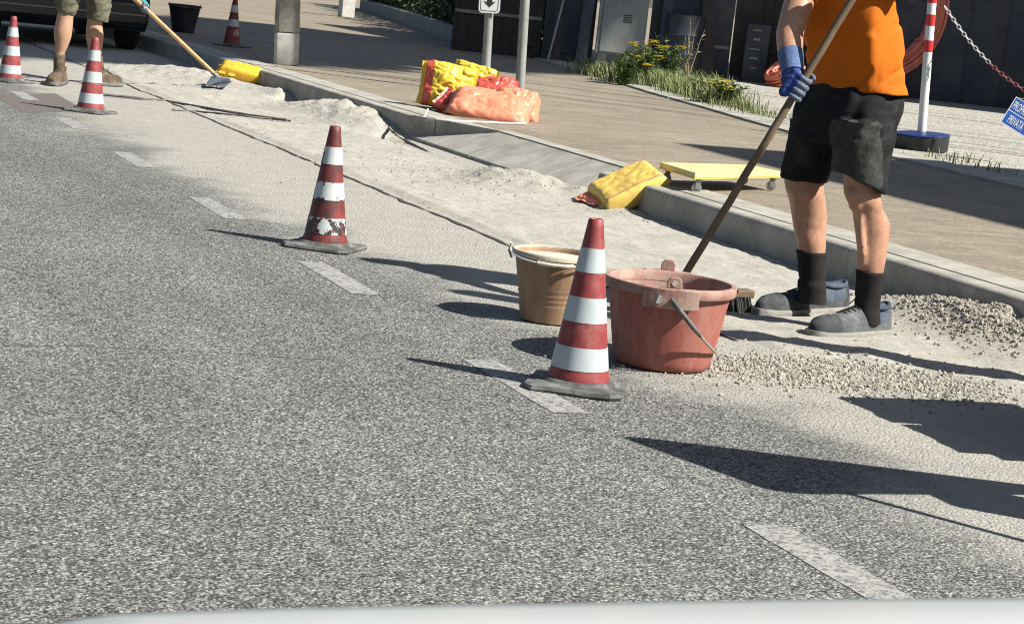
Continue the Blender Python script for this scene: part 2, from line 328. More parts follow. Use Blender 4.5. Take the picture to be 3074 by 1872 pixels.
M['rsack'] = sack_mat('red_sack', (0.62, 0.10, 0.07))
M['ply'] = mat('yellow_plywood', (0.66, 0.54, 0.26), 0.6, 0.08, 6, 0.1, 60, dirt=(0.6, 0.5, 0.3), dirt_amt=0.3)
M['caster'] = mat('castor_grey', (0.42, 0.42, 0.40), 0.45, 0.15, 12, 0.1, 60, metal=0.4)
M['pvcw'] = mat('white_pvc', (0.74, 0.75, 0.74), 0.4, 0.05, 8, 0.08, 50, dirt=(0.55, 0.54, 0.50), dirt_amt=0.25)
M['pvcr'] = mat('red_tape', (0.62, 0.035, 0.035), 0.4, 0.1, 8, 0.05, 50)
M['blueplastic'] = mat('blue_plastic', (0.014, 0.030, 0.13), 0.35, 0.2, 12, 0.1, 60)
M['chainw'] = mat('chain_white', (0.66, 0.66, 0.66), 0.4, 0.05, 8, 0); M['chainr'] = mat('chain_red', (0.34, 0.10, 0.10), 0.4, 0.1, 8, 0)
M['signblue'] = mat('sign_blue', (0.025, 0.10, 0.40), 0.4, 0.06, 8, 0.02, 30); M['signwhite'] = mat('sign_white', (0.80, 0.80, 0.78), 0.4, 0.03, 8, 0.02, 30)
M['signblack'] = mat('sign_black', (0.03, 0.03, 0.03), 0.5, 0.1, 8, 0)
M['conduit'] = mat('red_conduit', (1.0, 0.27, 0.17), 0.5, 0.15, 12, 0.1, 50)
M['conduit2'] = mat('salmon_conduit', (0.82, 0.24, 0.14), 0.5, 0.1, 12, 0.1, 50)
M['cabinet'] = mat('grey_cabinet', (0.30, 0.32, 0.31), 0.55, 0.12, 3, 0.1, 60, dirt=(0.26, 0.20, 0.17), dirt_amt=0.4, dscale=2.5)
M['darkmetal'] = mat('dark_metal_panel', (0.038, 0.048, 0.068), 0.45, 0.35, 3, 0.15, 30, dirt=(0.10, 0.09, 0.085), dirt_amt=0.4, dscale=2.2)
M['darkwood'] = mat('dark_boards', (0.055, 0.042, 0.035), 0.7, 0.35, 4, 0.3, 40)
M['wallgrey'] = mat('grey_block_wall', (0.22, 0.225, 0.225), 0.9, 0.2, 6, 0.5, 40)
M['leaf'] = mat('dark_leaves', (0.035, 0.055, 0.022), 0.7, 0.45, 5, 0)
M['leaf2'] = mat('weed_leaves', (0.13, 0.19, 0.055), 0.7, 0.45, 9, 0); M['grass'] = mat('dry_grass', (0.20, 0.235, 0.09), 0.8, 0.45, 6, 0)
M['straw'] = mat('dry_stems', (0.32, 0.27, 0.16), 0.8, 0.3, 9, 0)
M['petal'] = mat('yellow_petals', (0.80, 0.62, 0.03), 0.6, 0.15, 30, 0); M['bark'] = mat('bark', (0.13, 0.10, 0.07), 0.9, 0.3, 10, 0.8, 30, bdist=0.02)
M['carblack'] = mat('black_car_paint', (0.012, 0.013, 0.016), 0.22, 0.1, 3, 0, spec=0.5); M['glass'] = mat('dark_car_glass', (0.02, 0.024, 0.028), 0.08, 0.1, 3, 0)
M['lens'] = mat('red_lamp_lens', (0.35, 0.02, 0.02), 0.2, 0.1, 3, 0); M['tyre'] = mat('tyre', (0.02, 0.02, 0.021), 0.85, 0.3, 20, 0.3, 60); M['rim'] = mat('wheel_rim', (0.30, 0.31, 0.32), 0.4, 0.1, 9, 0, metal=0.7)
M['carwhite'] = mat('white_car_paint', (0.80, 0.82, 0.80), 0.25, 0.02, 3, 0, spec=0.5); M['trimlight'] = mat('pale_grey_trim', (0.30, 0.32, 0.31), 0.75, 0.06, 12, 0.05); M['trim'] = mat('grey_trim', (0.30, 0.31, 0.29), 0.7, 0.1, 12, 0.1, 60)
M['dark_line'] = mat('dark_line_tube', (0.085, 0.08, 0.075), 0.8, 0.3, 12, 0.2, 60, dirt=(0.3, 0.27, 0.22), dirt_amt=0.4)  # tone of the tubes that stand in for dark lines
M['rebar'] = mat('rusty_bar', (0.16, 0.12, 0.09), 0.8, 0.3, 30, 0.5, 120, dirt=(0.42, 0.38, 0.32), dirt_amt=0.5)
M['house'] = mat('plaster', (0.50, 0.44, 0.36), 0.9, 0.1, 2, 0.3, 30); M['roof'] = mat('roof_tiles', (0.30, 0.13, 0.08), 0.85, 0.25, 3, 0.5, 20)
M['crack'] = mat('crack', (0.05, 0.05, 0.048), 0.95, 0.3, 30, 0)
M['patch'] = mat('reddish_patch', (0.125, 0.103, 0.093), 0.9, 0.3, 30, 0.5, 120)
M['pink'] = mat('pink_tag', (0.60, 0.10, 0.09), 0.7, 0.1, 20, 0)
M['paper'] = mat('white_cord', (0.66, 0.64, 0.58), 0.7, 0.1, 20, 0)

# ------------------------------------------------------------------ ground and kerb
ZP = 0.168                                                     # pavement level
def sheet(name, poly, z, m, lab=None):
    o = MB().add([(x, y, z) for x, y in poly], [tuple(range(len(poly)))]).build(name, m, smooth=False); return tag(o, kind='structure')
sheet('road', [(-70, -40), (5.2, -40), (5.2, 240), (-70, 240)], 0.0, M['asphalt'])
sheet('pavement', [(5.36, -40), (120, -40), (120, 240), (5.36, 240)], ZP, M['pave'])
bf = [(8.45, 4), (8.52, 8.5), (8.64, 11.69), (8.80, 13.61), (8.99, 15.4), (9.28, 16.95), (9.62, 18.5), (9.98, 20.44), (10.40, 22.2), (10.88, 24.3), (11.5, 27.5)]
bk = []
for i, p in enumerate(bf):
    a = Vector(bf[max(i-1, 0)]); b_ = Vector(bf[min(i+1, len(bf)-1)]); t = (b_-a).normalized(); q = Vector(p) + Vector((t.y, -t.x))*0.42; bk.append((q.x, q.y))
sheet('verge', bk + [(60, 27.5), (60, 4)], ZP+0.004, M['verge'])
mb = MB(); mb.prism(bf + bk[::-1], ZP-0.05, ZP+0.022); tag(mb.build('path_edging', M['kerb'], bevel=0.008, smooth=False), kind='structure')
# kerb: outer stone, inner strip, dropped crossing between two runs
def kerb_run(y0, y1, near_cut, far_cut, lim=60):
    # metre-long stones with open joints; the runs end in a diagonal cut at the dropped crossing
    m1, m2 = MB(), MB(); ys = [y0]; L_ = 1.0 if near_cut else -1.0
    while ys[-1]+2.0 < min(y1, lim): ys.append(ys[-1]+2.0)
    ys.append(y1); rnd = random.Random(int(y0*10))
    for k, (a, b) in enumerate(zip(ys, ys[1:])):
        d = rnd.uniform(-0.0015, 0.0015); g = 0.0025
        a0, b0 = a+(g if k else 0), b
        ca = near_cut if k == 0 else 0; cb = far_cut if b == y1 else 0
        prof = [(0.115, -0.12), (0.0, -0.12), (0.0, ZP-0.030), (0.002, ZP-0.018), (0.008, ZP-0.006), (0.018, ZP+0.002), (0.032, ZP+0.006), (0.115, ZP+0.006)]
        m1.loft([[Vector((5.0+d+px, a0+ca*px*2.78, pz)) for px, pz in prof], [Vector((5.0+d+px, b0+cb*px*2.78, pz)) for px, pz in prof]])
        m2.prism([(5.121, a0+ca*0.34), (5.36, a0+ca), (5.36, b0+cb), (5.121, b0+cb*0.34)], -0.12, ZP+0.010+d*0.5)
    tag(m1.build('kerb', M['kerb'], smooth=True, angle=35), kind='structure'); tag(m2.build('kerb_strip', M['kerb'], bevel=0.003, smooth=True), kind='structure')
kerb_run(14.25, 240, -0.95, 0)
kerb_run(-40, 10.80, 0, 0.22)
mb = MB(); ry = [10.7, 11.7, 11.712, 12.9, 12.912, 14.3]
for a, b_ in ((0, 1), (2, 3), (4, 5)):
    mb.prism([(5.0, ry[a]), (5.362, ry[a]), (5.362, ry[b_]), (5.0, ry[b_])], -0.12, [0.022, ZP-0.002, ZP-0.002, 0.022])
tag(mb.build('dropped_kerb', M['kerb'], bevel=0.006, smooth=False), kind='structure')
mb = MB(); mb.prism([(5.362, 10.9), (5.50, 10.9), (5.50, 13.4), (5.362, 13.4)], 0.1, ZP+0.005); tag(mb.build('kerb_strip', M['kerb'], bevel=0.004), kind='structure')
# dusty strip between the saw cut and the kerb: a height field with piles, hollows and scrapes
PILES = [(4.86, 15.5, 0.36, 0.95, 0.115), (4.86, 14.9, 0.22, 0.5, 0.05), (4.66, 11.2, 0.30, 0.50, 0.10), (4.95, 10.55, 0.18, 0.4, 0.06), (4.55, 18.6, 0.45, 0.9, 0.06), (4.9, 17.5, 0.16, 0.5, 0.05),
         (4.35, 19.4, 0.5, 0.8, 0.05), (4.93, 6.85, 0.24, 0.55, 0.10), (4.80, 6.1, 0.25, 0.6, 0.055), (4.2, 16.9, 0.3, 0.5, 0.02), (3.6, 5.85, 0.4, 0.22, 0.018), (4.0, 5.5, 0.45, 0.3, 0.022)]
def dust_h(x, y):
    h = 0.010*fbm((x*2.1, y*1.3, 0), 4) + 0.006*fbm((x*11, y*9, 3), 4) + 0.012
    for px, py, sx, sy, a in PILES:
        q = ((x-px)/sx)**2 + ((y-py)/sy)**2
        if q < 9: h += a*math.exp(-q*1.1)*(1+0.30*fbm((x*7, y*6, 9), 4))
    if x > 4.6:                                                # hollow scraped out along the dropped kerb and by the yellow bag
        t = min(1, (x-4.66)/0.2); s = 0.0
        if 11.55 < y < 14.3: s = min(1, (y-11.55)/0.5, (14.3-y)/0.5)
        if 16.35 < y < 17.25: s = max(s, min(1, (y-16.35)/0.2, (17.25-y)/0.2)*0.9)
        if t > 0: h -= 0.085*t*max(0, s)*(0.8+0.5*fbm((x*6, y*3, 5), 3))
    e = min(1, max(0, (x-3.62)/0.10)); h = h*e - 0.014*(1-e)     # dies into the saw cut
    f_ = min(1, max(0, (y-5.35-0.35*fbm((x*2.2, 3, 1), 3)-(4.9-x)*0.35)/0.55)); h = h*f_ - 0.03*(1-f_)
    return h
mb = MB(); nx, ny = 74, 900; X0, X1, Y0, Y1 = 3.60, 5.06, 3.0, 27.0
vs = []
for j in range(ny+1):
    y = Y0+(Y1-Y0)*(j/ny)**1.25
    for i in range(nx+1):
        x = X0+(X1-X0)*i/nx + (0.018*fbm((y*3.1, 1.7, 0), 4) if i < 6 else 0); vs.append((x, y, dust_h(x, y)))
mb.add(vs, [(j*(nx+1)+i, j*(nx+1)+i+1, (j+1)*(nx+1)+i+1, (j+1)*(nx+1)+i) for j in range(ny) for i in range(nx)])
tag(mb.build('dusty_ground', M['dust'], angle=180), kind='structure')
# saw cut / open joint between asphalt and works
mb = MB(); L = []; Rr = []
for j in range(425):
    y = 6.45+j*0.048; xc = 3.605+0.030*fbm((y*0.9, 0, 0), 3)+0.014*fbm((y*5, 4, 0), 3); wd = max(0.003, 0.010+0.012*fbm((y*4, 9, 2), 4)); L.append((xc-wd, y, 0.0045)); Rr.append((xc+wd, y, 0.0045))
mb.loft([L, Rr], caps=False, closed=False); tag(mb.build('road_joint', mat('joint_filler', (0.06, 0.052, 0.042), 0.95, 0.4, 20, 0.5, 80), smooth=False), kind='structure')
# lane dashes
for k, y in enumerate((1.78, 3.70, 5.58, 7.50, 9.44, 11.40, 13.40, 15.42, 17.35)):
    y0, y1 = y-0.37, y+0.37; n = 14
    poly = [(2.355+0.006*fbm((i*1.3, k, 0), 2), y0+(y1-y0)*i/n) for i in range(n+1)] + [(2.468+0.006*fbm((i*1.3, k, 5), 2), y1-(y1-y0)*i/n) for i in range(n+1)]
    sheet('road_marking', poly, 0.0016, M['mark'])
for pts in ([(0, 830), (150, 832), (330, 838), (520, 846), (690, 860), (790, 862)], [(690, 955), (760, 985), (800, 1030)], [(1010, 735), (1070, 790)], [(0, 640), (90, 668), (160, 720)]):
    mb = MB(); P_ = [G(x, y, 0.0006) for x, y in pts]; q = []
    for a, b in zip(P_, P_[1:]):
        for i in range(14): p = a.lerp(b, i/14); q.append(p+Vector((0.012*fbm((p.x*9, p.y*9, 1), 4), 0.012*fbm((p.x*9, p.y*9, 6), 4), 0)))
    Lc = [p+Vector((0, max(0.0006, 0.0024+0.0024*fbm((p.x*14, p.y*14, 2), 3)), 0)) for p in q]; Rc = [p-Vector((0, max(0.0006, 0.0024+0.0024*fbm((p.x*14, p.y*14, 8), 3)), 0)) for p in q]
    mb.loft([Lc, Rc], caps=False, closed=False); tag(mb.build('road_crack', M['crack'], smooth=False), kind='structure')
sheet('road_patch', [(2.18, 13.9), (2.70, 14.5), (2.72, 15.9), (2.15, 15.3)], 0.0008, M['patch'])

# ------------------------------------------------------------------ stones (uncountable rubble)
def stones(name, spots, n, smin, smax, m, seed):
    rnd = random.Random(seed); mb = MB(); t = (1+5**0.5)/2
    ico = [Vector(v).normalized() for v in [(-1,t,0),(1,t,0),(-1,-t,0),(1,-t,0),(0,-1,t),(0,1,t),(0,-1,-t),(0,1,-t),(t,0,-1),(t,0,1),(-t,0,-1),(-t,0,1)]]
    fc = [(0,11,5),(0,5,1),(0,1,7),(0,7,10),(0,10,11),(1,5,9),(5,11,4),(11,10,2),(10,7,6),(7,1,8),(3,9,4),(3,4,2),(3,2,6),(3,6,8),(3,8,9),(4,9,5),(2,4,11),(6,2,10),(8,6,7),(9,8,1)]
    tot = sum(s[4] for s in spots)
    for s in spots:
        for _ in range(int(n*s[4]/tot)):
            x = rnd.gauss(s[0], s[2]); y = rnd.gauss(s[1], s[3]); r = smin+(smax-smin)*rnd.random()**2.6
            if x > 4.97: x = 4.97-rnd.random()*0.06
            z = (max(0.0, dust_h(x, y)) if x > 3.6 else 0.0) + r*0.15
            q = Quaternion((rnd.gauss(0,1), rnd.gauss(0,1), rnd.gauss(0,1), rnd.gauss(0,1))).normalized(); sc = Vector((1, 0.6+0.5*rnd.random(), 0.5+0.4*rnd.random()))
            mb.add([Vector((x, y, z)) + q @ Vector((v.x*sc.x, v.y*sc.y, v.z*sc.z))*(r*(0.75+0.5*rnd.random())) for v in ico], fc)
    return mb.build(name, m, smooth=False)
tag(stones('gravel', [(3.42, 5.93, 0.16, 0.10, 2), (3.72, 5.92, 0.17, 0.13, 3), (3.95, 5.75, 0.16, 0.13, 2), (3.6, 5.9, 0.3, 0.2, 1.2)], 8000, 0.0025, 0.0105, M['stone'], 1),
    'pale broken stones scattered beside the red tub', 'gravel', kind='stuff')
tag(stones('rubble_heap', [(4.88, 6.95, 0.10, 0.28, 3), (4.80, 6.5, 0.12, 0.25, 2.4), (4.9, 6.1, 0.08, 0.3, 1.5)], 5200, 0.002, 0.0125, M['rubble'], 2),
    'grey rubble and stones heaped against the kerb behind the shoes', 'rubble', kind='stuff')
tag(stones('loose_grit', [(4.75, 15.6, 0.22, 0.6, 3), (4.5, 11.3, 0.25, 0.4, 3), (4.4, 18.4, 0.4, 0.8, 3), (4.2, 13.2, 0.35, 1.4, 2), (4.9, 10.3, 0.08, 0.3, 1), (3.3, 8.6, 0.3, 2.5, 0.5)], 2000, 0.0025, 0.009, M['stone'], 3),
    'small bits of grit strewn over the dusty strip', 'grit', kind='stuff')

# ------------------------------------------------------------------ cones
def cone(loc, rz, label, body_m, bands_m, hbody=0.485, patch=False, lean=(0, 0), plate_m=None, half=0.152):
    t = empty('traffic_cone', loc, label, 'traffic cone', 'striped traffic cones along the works', rz)
    t.rotation_euler = (lean[0], lean[1], rz)
    pm = plate_m or M['rubber']; z0 = 0.034
    mb = MB(); n = 8; rnd = random.Random(int(loc[0]*1000))
    # square base: low kerbed plate with clipped corners, rising to a collar
    def sq(h, c, z, wob=0):
        wob *= 0.45
        pts = [(-h+c, -h), (h-c, -h), (h, -h+c), (h, h-c), (h-c, h), (-h+c, h), (-h, h-c), (-h, -h+c)]; out = []
        for i in range(8):
            a = Vector(pts[i]); b = Vector(pts[(i+1) % 8]); 
            for q in range(4): p = a.lerp(b, q/4); out.append(Vector((p.x, p.y, z+wob*fbm((p.x*9+loc[1], p.y*9, 1), 2))))
        return out
    def circ(r, z): return [Vector((r*math.cos(-0.75*math.pi-0.0+2*math.pi*i/32), r*math.sin(-0.75*math.pi+2*math.pi*i/32), z)) for i in range(32)]
    mb.loft([sq(half-0.004, 0.03, 0.001), sq(half, 0.03, 0.008, 0.01), sq(half-0.005, 0.03, 0.018, 0.012), sq(half-0.030, 0.03, 0.020, 0.012), circ(0.118, 0.024), circ(0.110, 0.033), circ(0.098, z0)], caps=True)
    mb.build('base', pm, t, angle=22)
    rb, rt = 0.0925, 0.0230
    def R(f): return rt+(rb-rt)*f                               # f = 0 at the top, 1 at the bottom
    def zz(f): return z0+hbody*(1-f)
    mb = MB(); prof = [(R(1)+0.004, z0-0.004), (R(1)+0.004, z0+0.006)] + [(R(1-i/20), zz(1-i/20)) for i in range(1, 21)] + [(rt-0.003, zz(0)+0.003), (rt-0.006, zz(0)+0.001), (rt-0.007, zz(0)-0.06)]
    mb.lathe(prof, 40); mb.build('body', body_m, t, angle=60)
    for (a, b), bm_ in zip(((0.175, 0.325), (0.48, 0.635), (0.79, 0.932)), bands_m):
        if bm_ is None: continue
        mb = MB(); e = 0.0012; mb.lathe([(R(b)-0.0005, zz(b)), (R(b)+e, zz(b))] + [(R(b+(a-b)*i/4)+e, zz(b+(a-b)*i/4)) for i in range(1, 5)] + [(R(a)-0.0005, zz(a))], 40)
        mb.build('reflective_band', bm_, t, angle=50)
    if patch:
        mb = MB(); c = []
        for i in range(18):
            a = 2*math.pi*i/18; f = 0.76+0.075*math.sin(a); r = R(f)+0.0016; th = patch + 0.40*math.cos(a)*(1+0.1*math.sin(3*a))
            c.append((r*math.cos(th), r*math.sin(th), zz(f)))
        mb.add(c, [tuple(range(18))]); mb.build('round_sticker', M['dullwhite'], t, smooth=False)
    return t
def ground_under(px, py): return G(px, py, 0.034).xy.to_3d()
W3 = [M['white']]*3
cone(ground_under(1392, 906.5), R_(58), 'nearest clean red and white cone on a grey rubber base in front of the tub', M['red'], W3)
cone(ground_under(782, 577), R_(52), 'red and white cone with badly worn, scuffed white bands, alone in mid road', M['red_dirty'], [M['worn1'], M['worn1'], M['worn2']])
cone(ground_under(217.9, 258.5), R_(50), 'red and white cone standing in front of the khaki shorts worker', M['red'], W3)
cone(ground_under(24, 186.5), R_(40), 'red and white cone at the left edge, farthest along the lane line', M['red'], W3)
pE = G(557, 112, ZP); cone((pE.x, pE.y, ZP+0.001), R_(40), 'faded dark red cone with a round white sticker, in shade on the pavement', M['dullred'], [M['dullwhite'], M['dullwhite'], None], patch=R_(-108), hbody=0.52, half=0.17)

# ------------------------------------------------------------------ tub and buckets
def tub():
    c = G(1590, 877); Rr, Rb, H = 0.207, 0.158, 0.284
    t = empty('mortar_tub', c, 'big dusty red plastic mortar tub with wire handle, behind the nearest cone', 'tub')
    view = math.atan2(-c.y, -c.x)                               # direction of the camera, seen from the tub
    def r(z): return Rb+(Rr-Rb)*(z/H)**0.92
    mb = MB(); prof = [(0.02, 0.002), (Rb-0.012, 0.002), (Rb, 0.010)] + [(r(H*i/10), H*i/10) for i in range(1, 10)] + [(r(H*0.9)+0.001, H*0.9)]
    mb.lathe(prof, 64); body = mb.build('body', M['tub'], t, angle=55)
    mb = MB(); mb.lathe([(r(H)-0.006, H-0.004), (r(H*0.8)-0.006, H*0.8), (r(H*0.1)-0.006, H*0.1), (0.02, 0.016)], 64); mb.build('inner_wall', M['tub_dusty'], t, angle=55)
    mb = MB(); mb.lathe([(r(H)-0.012, H-0.03), (r(H)+0.010, H-0.030), (r(H)+0.013, H-0.026), (r(H)+0.013, H-0.003), (r(H)+0.010, H+0.002), (r(H)-0.004, H+0.003), (r(H)-0.009, H-0.004), (r(H)-0.012, H-0.03)], 64); mb.build('rim', M['tub_dusty'], t, angle=50)
    tang = view+R_(2)
    for sgn in (1, -1):
        a0 = tang + (0 if sgn == 1 else math.pi); mb = MB(); n = 9; half = 0.40
        inner, outer = [], []
        for i in range(n):
            a = a0-half+2*half*i/(n-1); inner.append((math.cos(a)*(r(H)-0.004), math.sin(a)*(r(H)-0.004))); outer.append((math.cos(a)*(r(H)+0.030), math.sin(a)*(r(H)+0.030)))
        mb.prism(inner + outer[::-1], H-0.062, H+0.004); lug = mb.build('handle_bracket', M['tub_dusty'], t, bevel=0.004, smooth=False)
        mb = MB(); ca, sa = math.cos(a0+0.03), math.sin(a0+0.03); rad = Vector((ca, sa, 0)); tan = Vector((-sa, ca, 0)); cc = rad*(r(H)+0.004)
        prof = [(-0.024, 0), (0.024, 0), (0.024, 0.024), (0.014, 0.038), (-0.014, 0.038), (-0.024, 0.024)]
        a_ = [cc+tan*p[0]+Vector((0, 0, H+0.003+p[1])) for p in prof]; b_ = [p+rad*0.010 for p in a_]
        n = len(a_); mb.add(a_+b_, [tuple(range(n-1, -1, -1)), tuple(range(n, 2*n))]+[(i, (i+1) % n, n+(i+1) % n, n+i) for i in range(n)])
        ear = mb.build('ear', M['tub_dusty'], lug, bevel=0.003, smooth=False)
        mb = MB(); pc = cc+rad*0.0112+Vector((0, 0, H+0.021)); mb.tube([pc-rad*0.004, pc+rad*0.001], 0.009, 14); mb.build('rivet', M['cement'], lug)
        if sgn == 1:
            mb = MB(); pc = rad*(r(H)+0.029)-tan*0.045+Vector((0, 0, H-0.032)); mb.tube([pc, pc+rad*0.008], 0.013, 12); mb.tube([pc+rad*0.006+Vector((0, 0, 0.015)), pc+rad*0.012-Vector((0, 0, 0.012))-tan*0.008], 0.005, 6); mb.build('bolt', M['steel'], lug)
    # bail wire: pivots at the brackets, swung down on the right-hand side
    P0 = Vector((math.cos(tang), math.sin(tang), 0))*(r(H)+0.036)+Vector((0, 0, H-0.026)); P1 = Vector((math.cos(tang+math.pi), math.sin(tang+math.pi), 0))*(r(H)+0.036)+Vector((0, 0, H-0.026))
    mid = (P0+P1)/2; side = Vector((math.cos(tang+math.pi/2), math.sin(tang+math.pi/2), 0)); drop = R_(47); out = side*math.cos(drop)-Vector((0, 0, 1))*math.sin(drop); rad = (P0-P1)/2; rl = 0.262
    pts = [mid + rad*math.cos(math.pi*i/28) + out*(rl*math.sin(math.pi*i/28)) for i in range(29)]
    mb = MB(); mb.tube(pts, 0.0046, 8); h = mb.build('handle', M['wire'], t)
    mb = MB(); mb.tube(pts[0:7], [0.007, 0.0085, 0.0085, 0.0085, 0.0085, 0.008, 0.005], 10); mb.build('grip', M['rubber'], h)
    mb = MB(); mb.lathe([(0.0, 0.055), (0.10, 0.052), (r(0.05)-0.006, 0.045)], 40); mb.build('mortar', M['cement'], t)
    t.rotation_euler = (0, 0, 0); return t
tub()
def bucket(loc, label, Rt_, Rb_, H, m, rim_m, fill, va, lean=(0, 0), grooves=True, group='builders buckets'):
    t = empty('bucket', loc, label, 'bucket', group); t.rotation_euler = (lean[0], lean[1], 0)
    def r(z): return Rb_+(Rt_-Rb_)*z/H
    prof = [(0.01, 0.002), (Rb_-0.006, 0.002), (Rb_, 0.008)]
    for i in range(1, 41):
        z = H*i/40; g = 0.0022 if grooves and 0.06 < z < 0.12 and i % 3 == 0 else 0; prof.append((r(z)-g, z))
    prof += [(r(H)-0.004, H), (r(H*0.3)-0.004, H*0.3), (0.01, H*0.25)]
    mb = MB(); mb.lathe(prof, 48); mb.build('body', m, t, angle=60)
    mb = MB(); mb.lathe([(r(H)-0.005, H-0.004), (r(H)+0.006, H-0.016), (r(H)+0.009, H-0.014), (r(H)+0.010, H-0.002), (r(H)+0.006, H+0.004), (r(H)-0.002, H+0.004), (r(H)-0.005, H-0.004)], 48); mb.build('rim', rim_m, t, angle=50)
    if fill:
        mb = MB(); mb.lathe([(0.0, H*fill+0.01), (Rt_*0.5, H*fill+0.008), (r(H*fill)-0.004, H*fill)], 32); mb.build('cement', M['cement'], t)
    for s in (1, -1):
        a = va+math.pi/2*s; d = Vector((math.cos(a), math.sin(a), 0)); tn = Vector((-d.y, d.x, 0)); mb = MB()
        p = d*(r(H)+0.010); mb.tube([p+Vector((0, 0, H-0.035))-tn*0.012, p+d*0.012+Vector((0, 0, H-0.012)), p+d*0.004+Vector((0, 0, H+0.016)), p+d*0.014+Vector((0, 0, H+0.02))], 0.0045, 8); mb.build('handle_loop', rim_m, t)
    # bail resting on the near rim
    d0 = Vector((math.cos(va+math.pi/2), math.sin(va+math.pi/2), 0)); f0 = Vector((math.cos(va), math.sin(va), 0)); pts = []
    for i in range(25):
        th = math.pi*i/24; pts.append(d0*((r(H)+0.016)*math.cos(th)) + f0*((r(H)+0.016)*math.sin(th)) + Vector((0, 0, H-0.004-0.022*math.sin(th))))
    mb = MB(); mb.tube(pts, 0.0035, 7); hd = mb.build('handle', M['paper'] if fill else M['wire'], t)
    mb = MB(); mb.tube(pts[9:16], 0.008, 8); mb.build('grip', rim_m, hd)
    return t
cb = G(1322, 772); bucket(cb, 'small brown plastic bucket with a pale cement-caked rim, left of the red tub', 0.152, 0.108, 0.252, M['bucket'], M['cement'], 0.93, math.atan2(-cb.y, -cb.x))
cb = G(440, 78, ZP); bucket((cb.x, cb.y, ZP), 'black bucket in the shade beside the faded cone', 0.20, 0.135, 0.34, M['black'], M['black'], 0, math.atan2(-cb.y, -cb.x)+0.5, grooves=False)

# ------------------------------------------------------------------ column, poles, sign
def column():
    c = G(688, 156, ZP); t = empty('utility_pole', (c.x, c.y, ZP), 'stout weathered concrete pole with a pale square foot, on the kerb', 'utility pole')
    a0 = math.atan2(-c.y, -c.x)
    def octa(h, cut, z): 
        p = [(-h+cut, -h), (h-cut, -h), (h, -h+cut), (h, h-cut), (h-cut, h), (-h+cut, h), (-h, h-cut), (-h, -h+cut)]
        return [Vector((x*math.cos(a0)-y*math.sin(a0), x*math.sin(a0)+y*math.cos(a0), z)) for x, y in p]
    mb = MB(); mb.loft([octa(0.117, 0.03, 0), octa(0.122, 0.03, 0.01), octa(0.125, 0.03, 0.29), octa(0.118, 0.028, 0.315), octa(0.108, 0.025, 0.322)]); mb.build('foot', M['conc'], t, bevel=0.006)
    rings = []
    for i in range(40):
        z = 0.326+i*0.13; h = 0.124-0.0006*i; ring = []
        for k, p in enumerate(octa(h, 0.042, z)): ring.append(p + Vector((p.x, p.y, 0)).normalized()*0.010*fbm((p.x*8, p.y*8, z*5), 3))
        rings.append(ring)
    mb = MB(); mb.loft(rings); mb.build('shaft', M['oldconc'], t, bevel=0.004)
    mb = MB()
    for q in (0.02, 0.0, -0.03): mb.box((-0.1+q, -0.06, 0.321), (-0.06+q, 0.0, 0.3275), M=Matrix.Rotation(a0+1.5+q*9, 4, 'Z'))
    mb.build('packing', M['conc'], t)
    return t
tc = column(); tc.rotation_euler = (0, R_(-3.2), 0)
def steel_pole(px, py, r, lab, name='sign_post', h=2.9, tilt=0.0):
    c = G(px, py, ZP); t = empty(name, (c.x, c.y, ZP), lab, 'pole', None)
    t.rotation_euler = (0, tilt, 0)
    mb = MB(); mb.lathe([(0.001, 0), (r, 0), (r, h-0.01), (r-0.01, h), (0.001, h+0.002)], 24); mb.build('tube', M['steel'], t, angle=40); return t, c
TLT = R_(-2.9)
p1, c1 = steel_pole(1166, 226, 0.041, 'grey steel post carrying a small white arrow sign, behind the sacks', tilt=TLT)
p2, c2 = steel_pole(1250, 226, 0.046, 'bare grey steel post right of the sign post', 'steel_post', tilt=TLT)
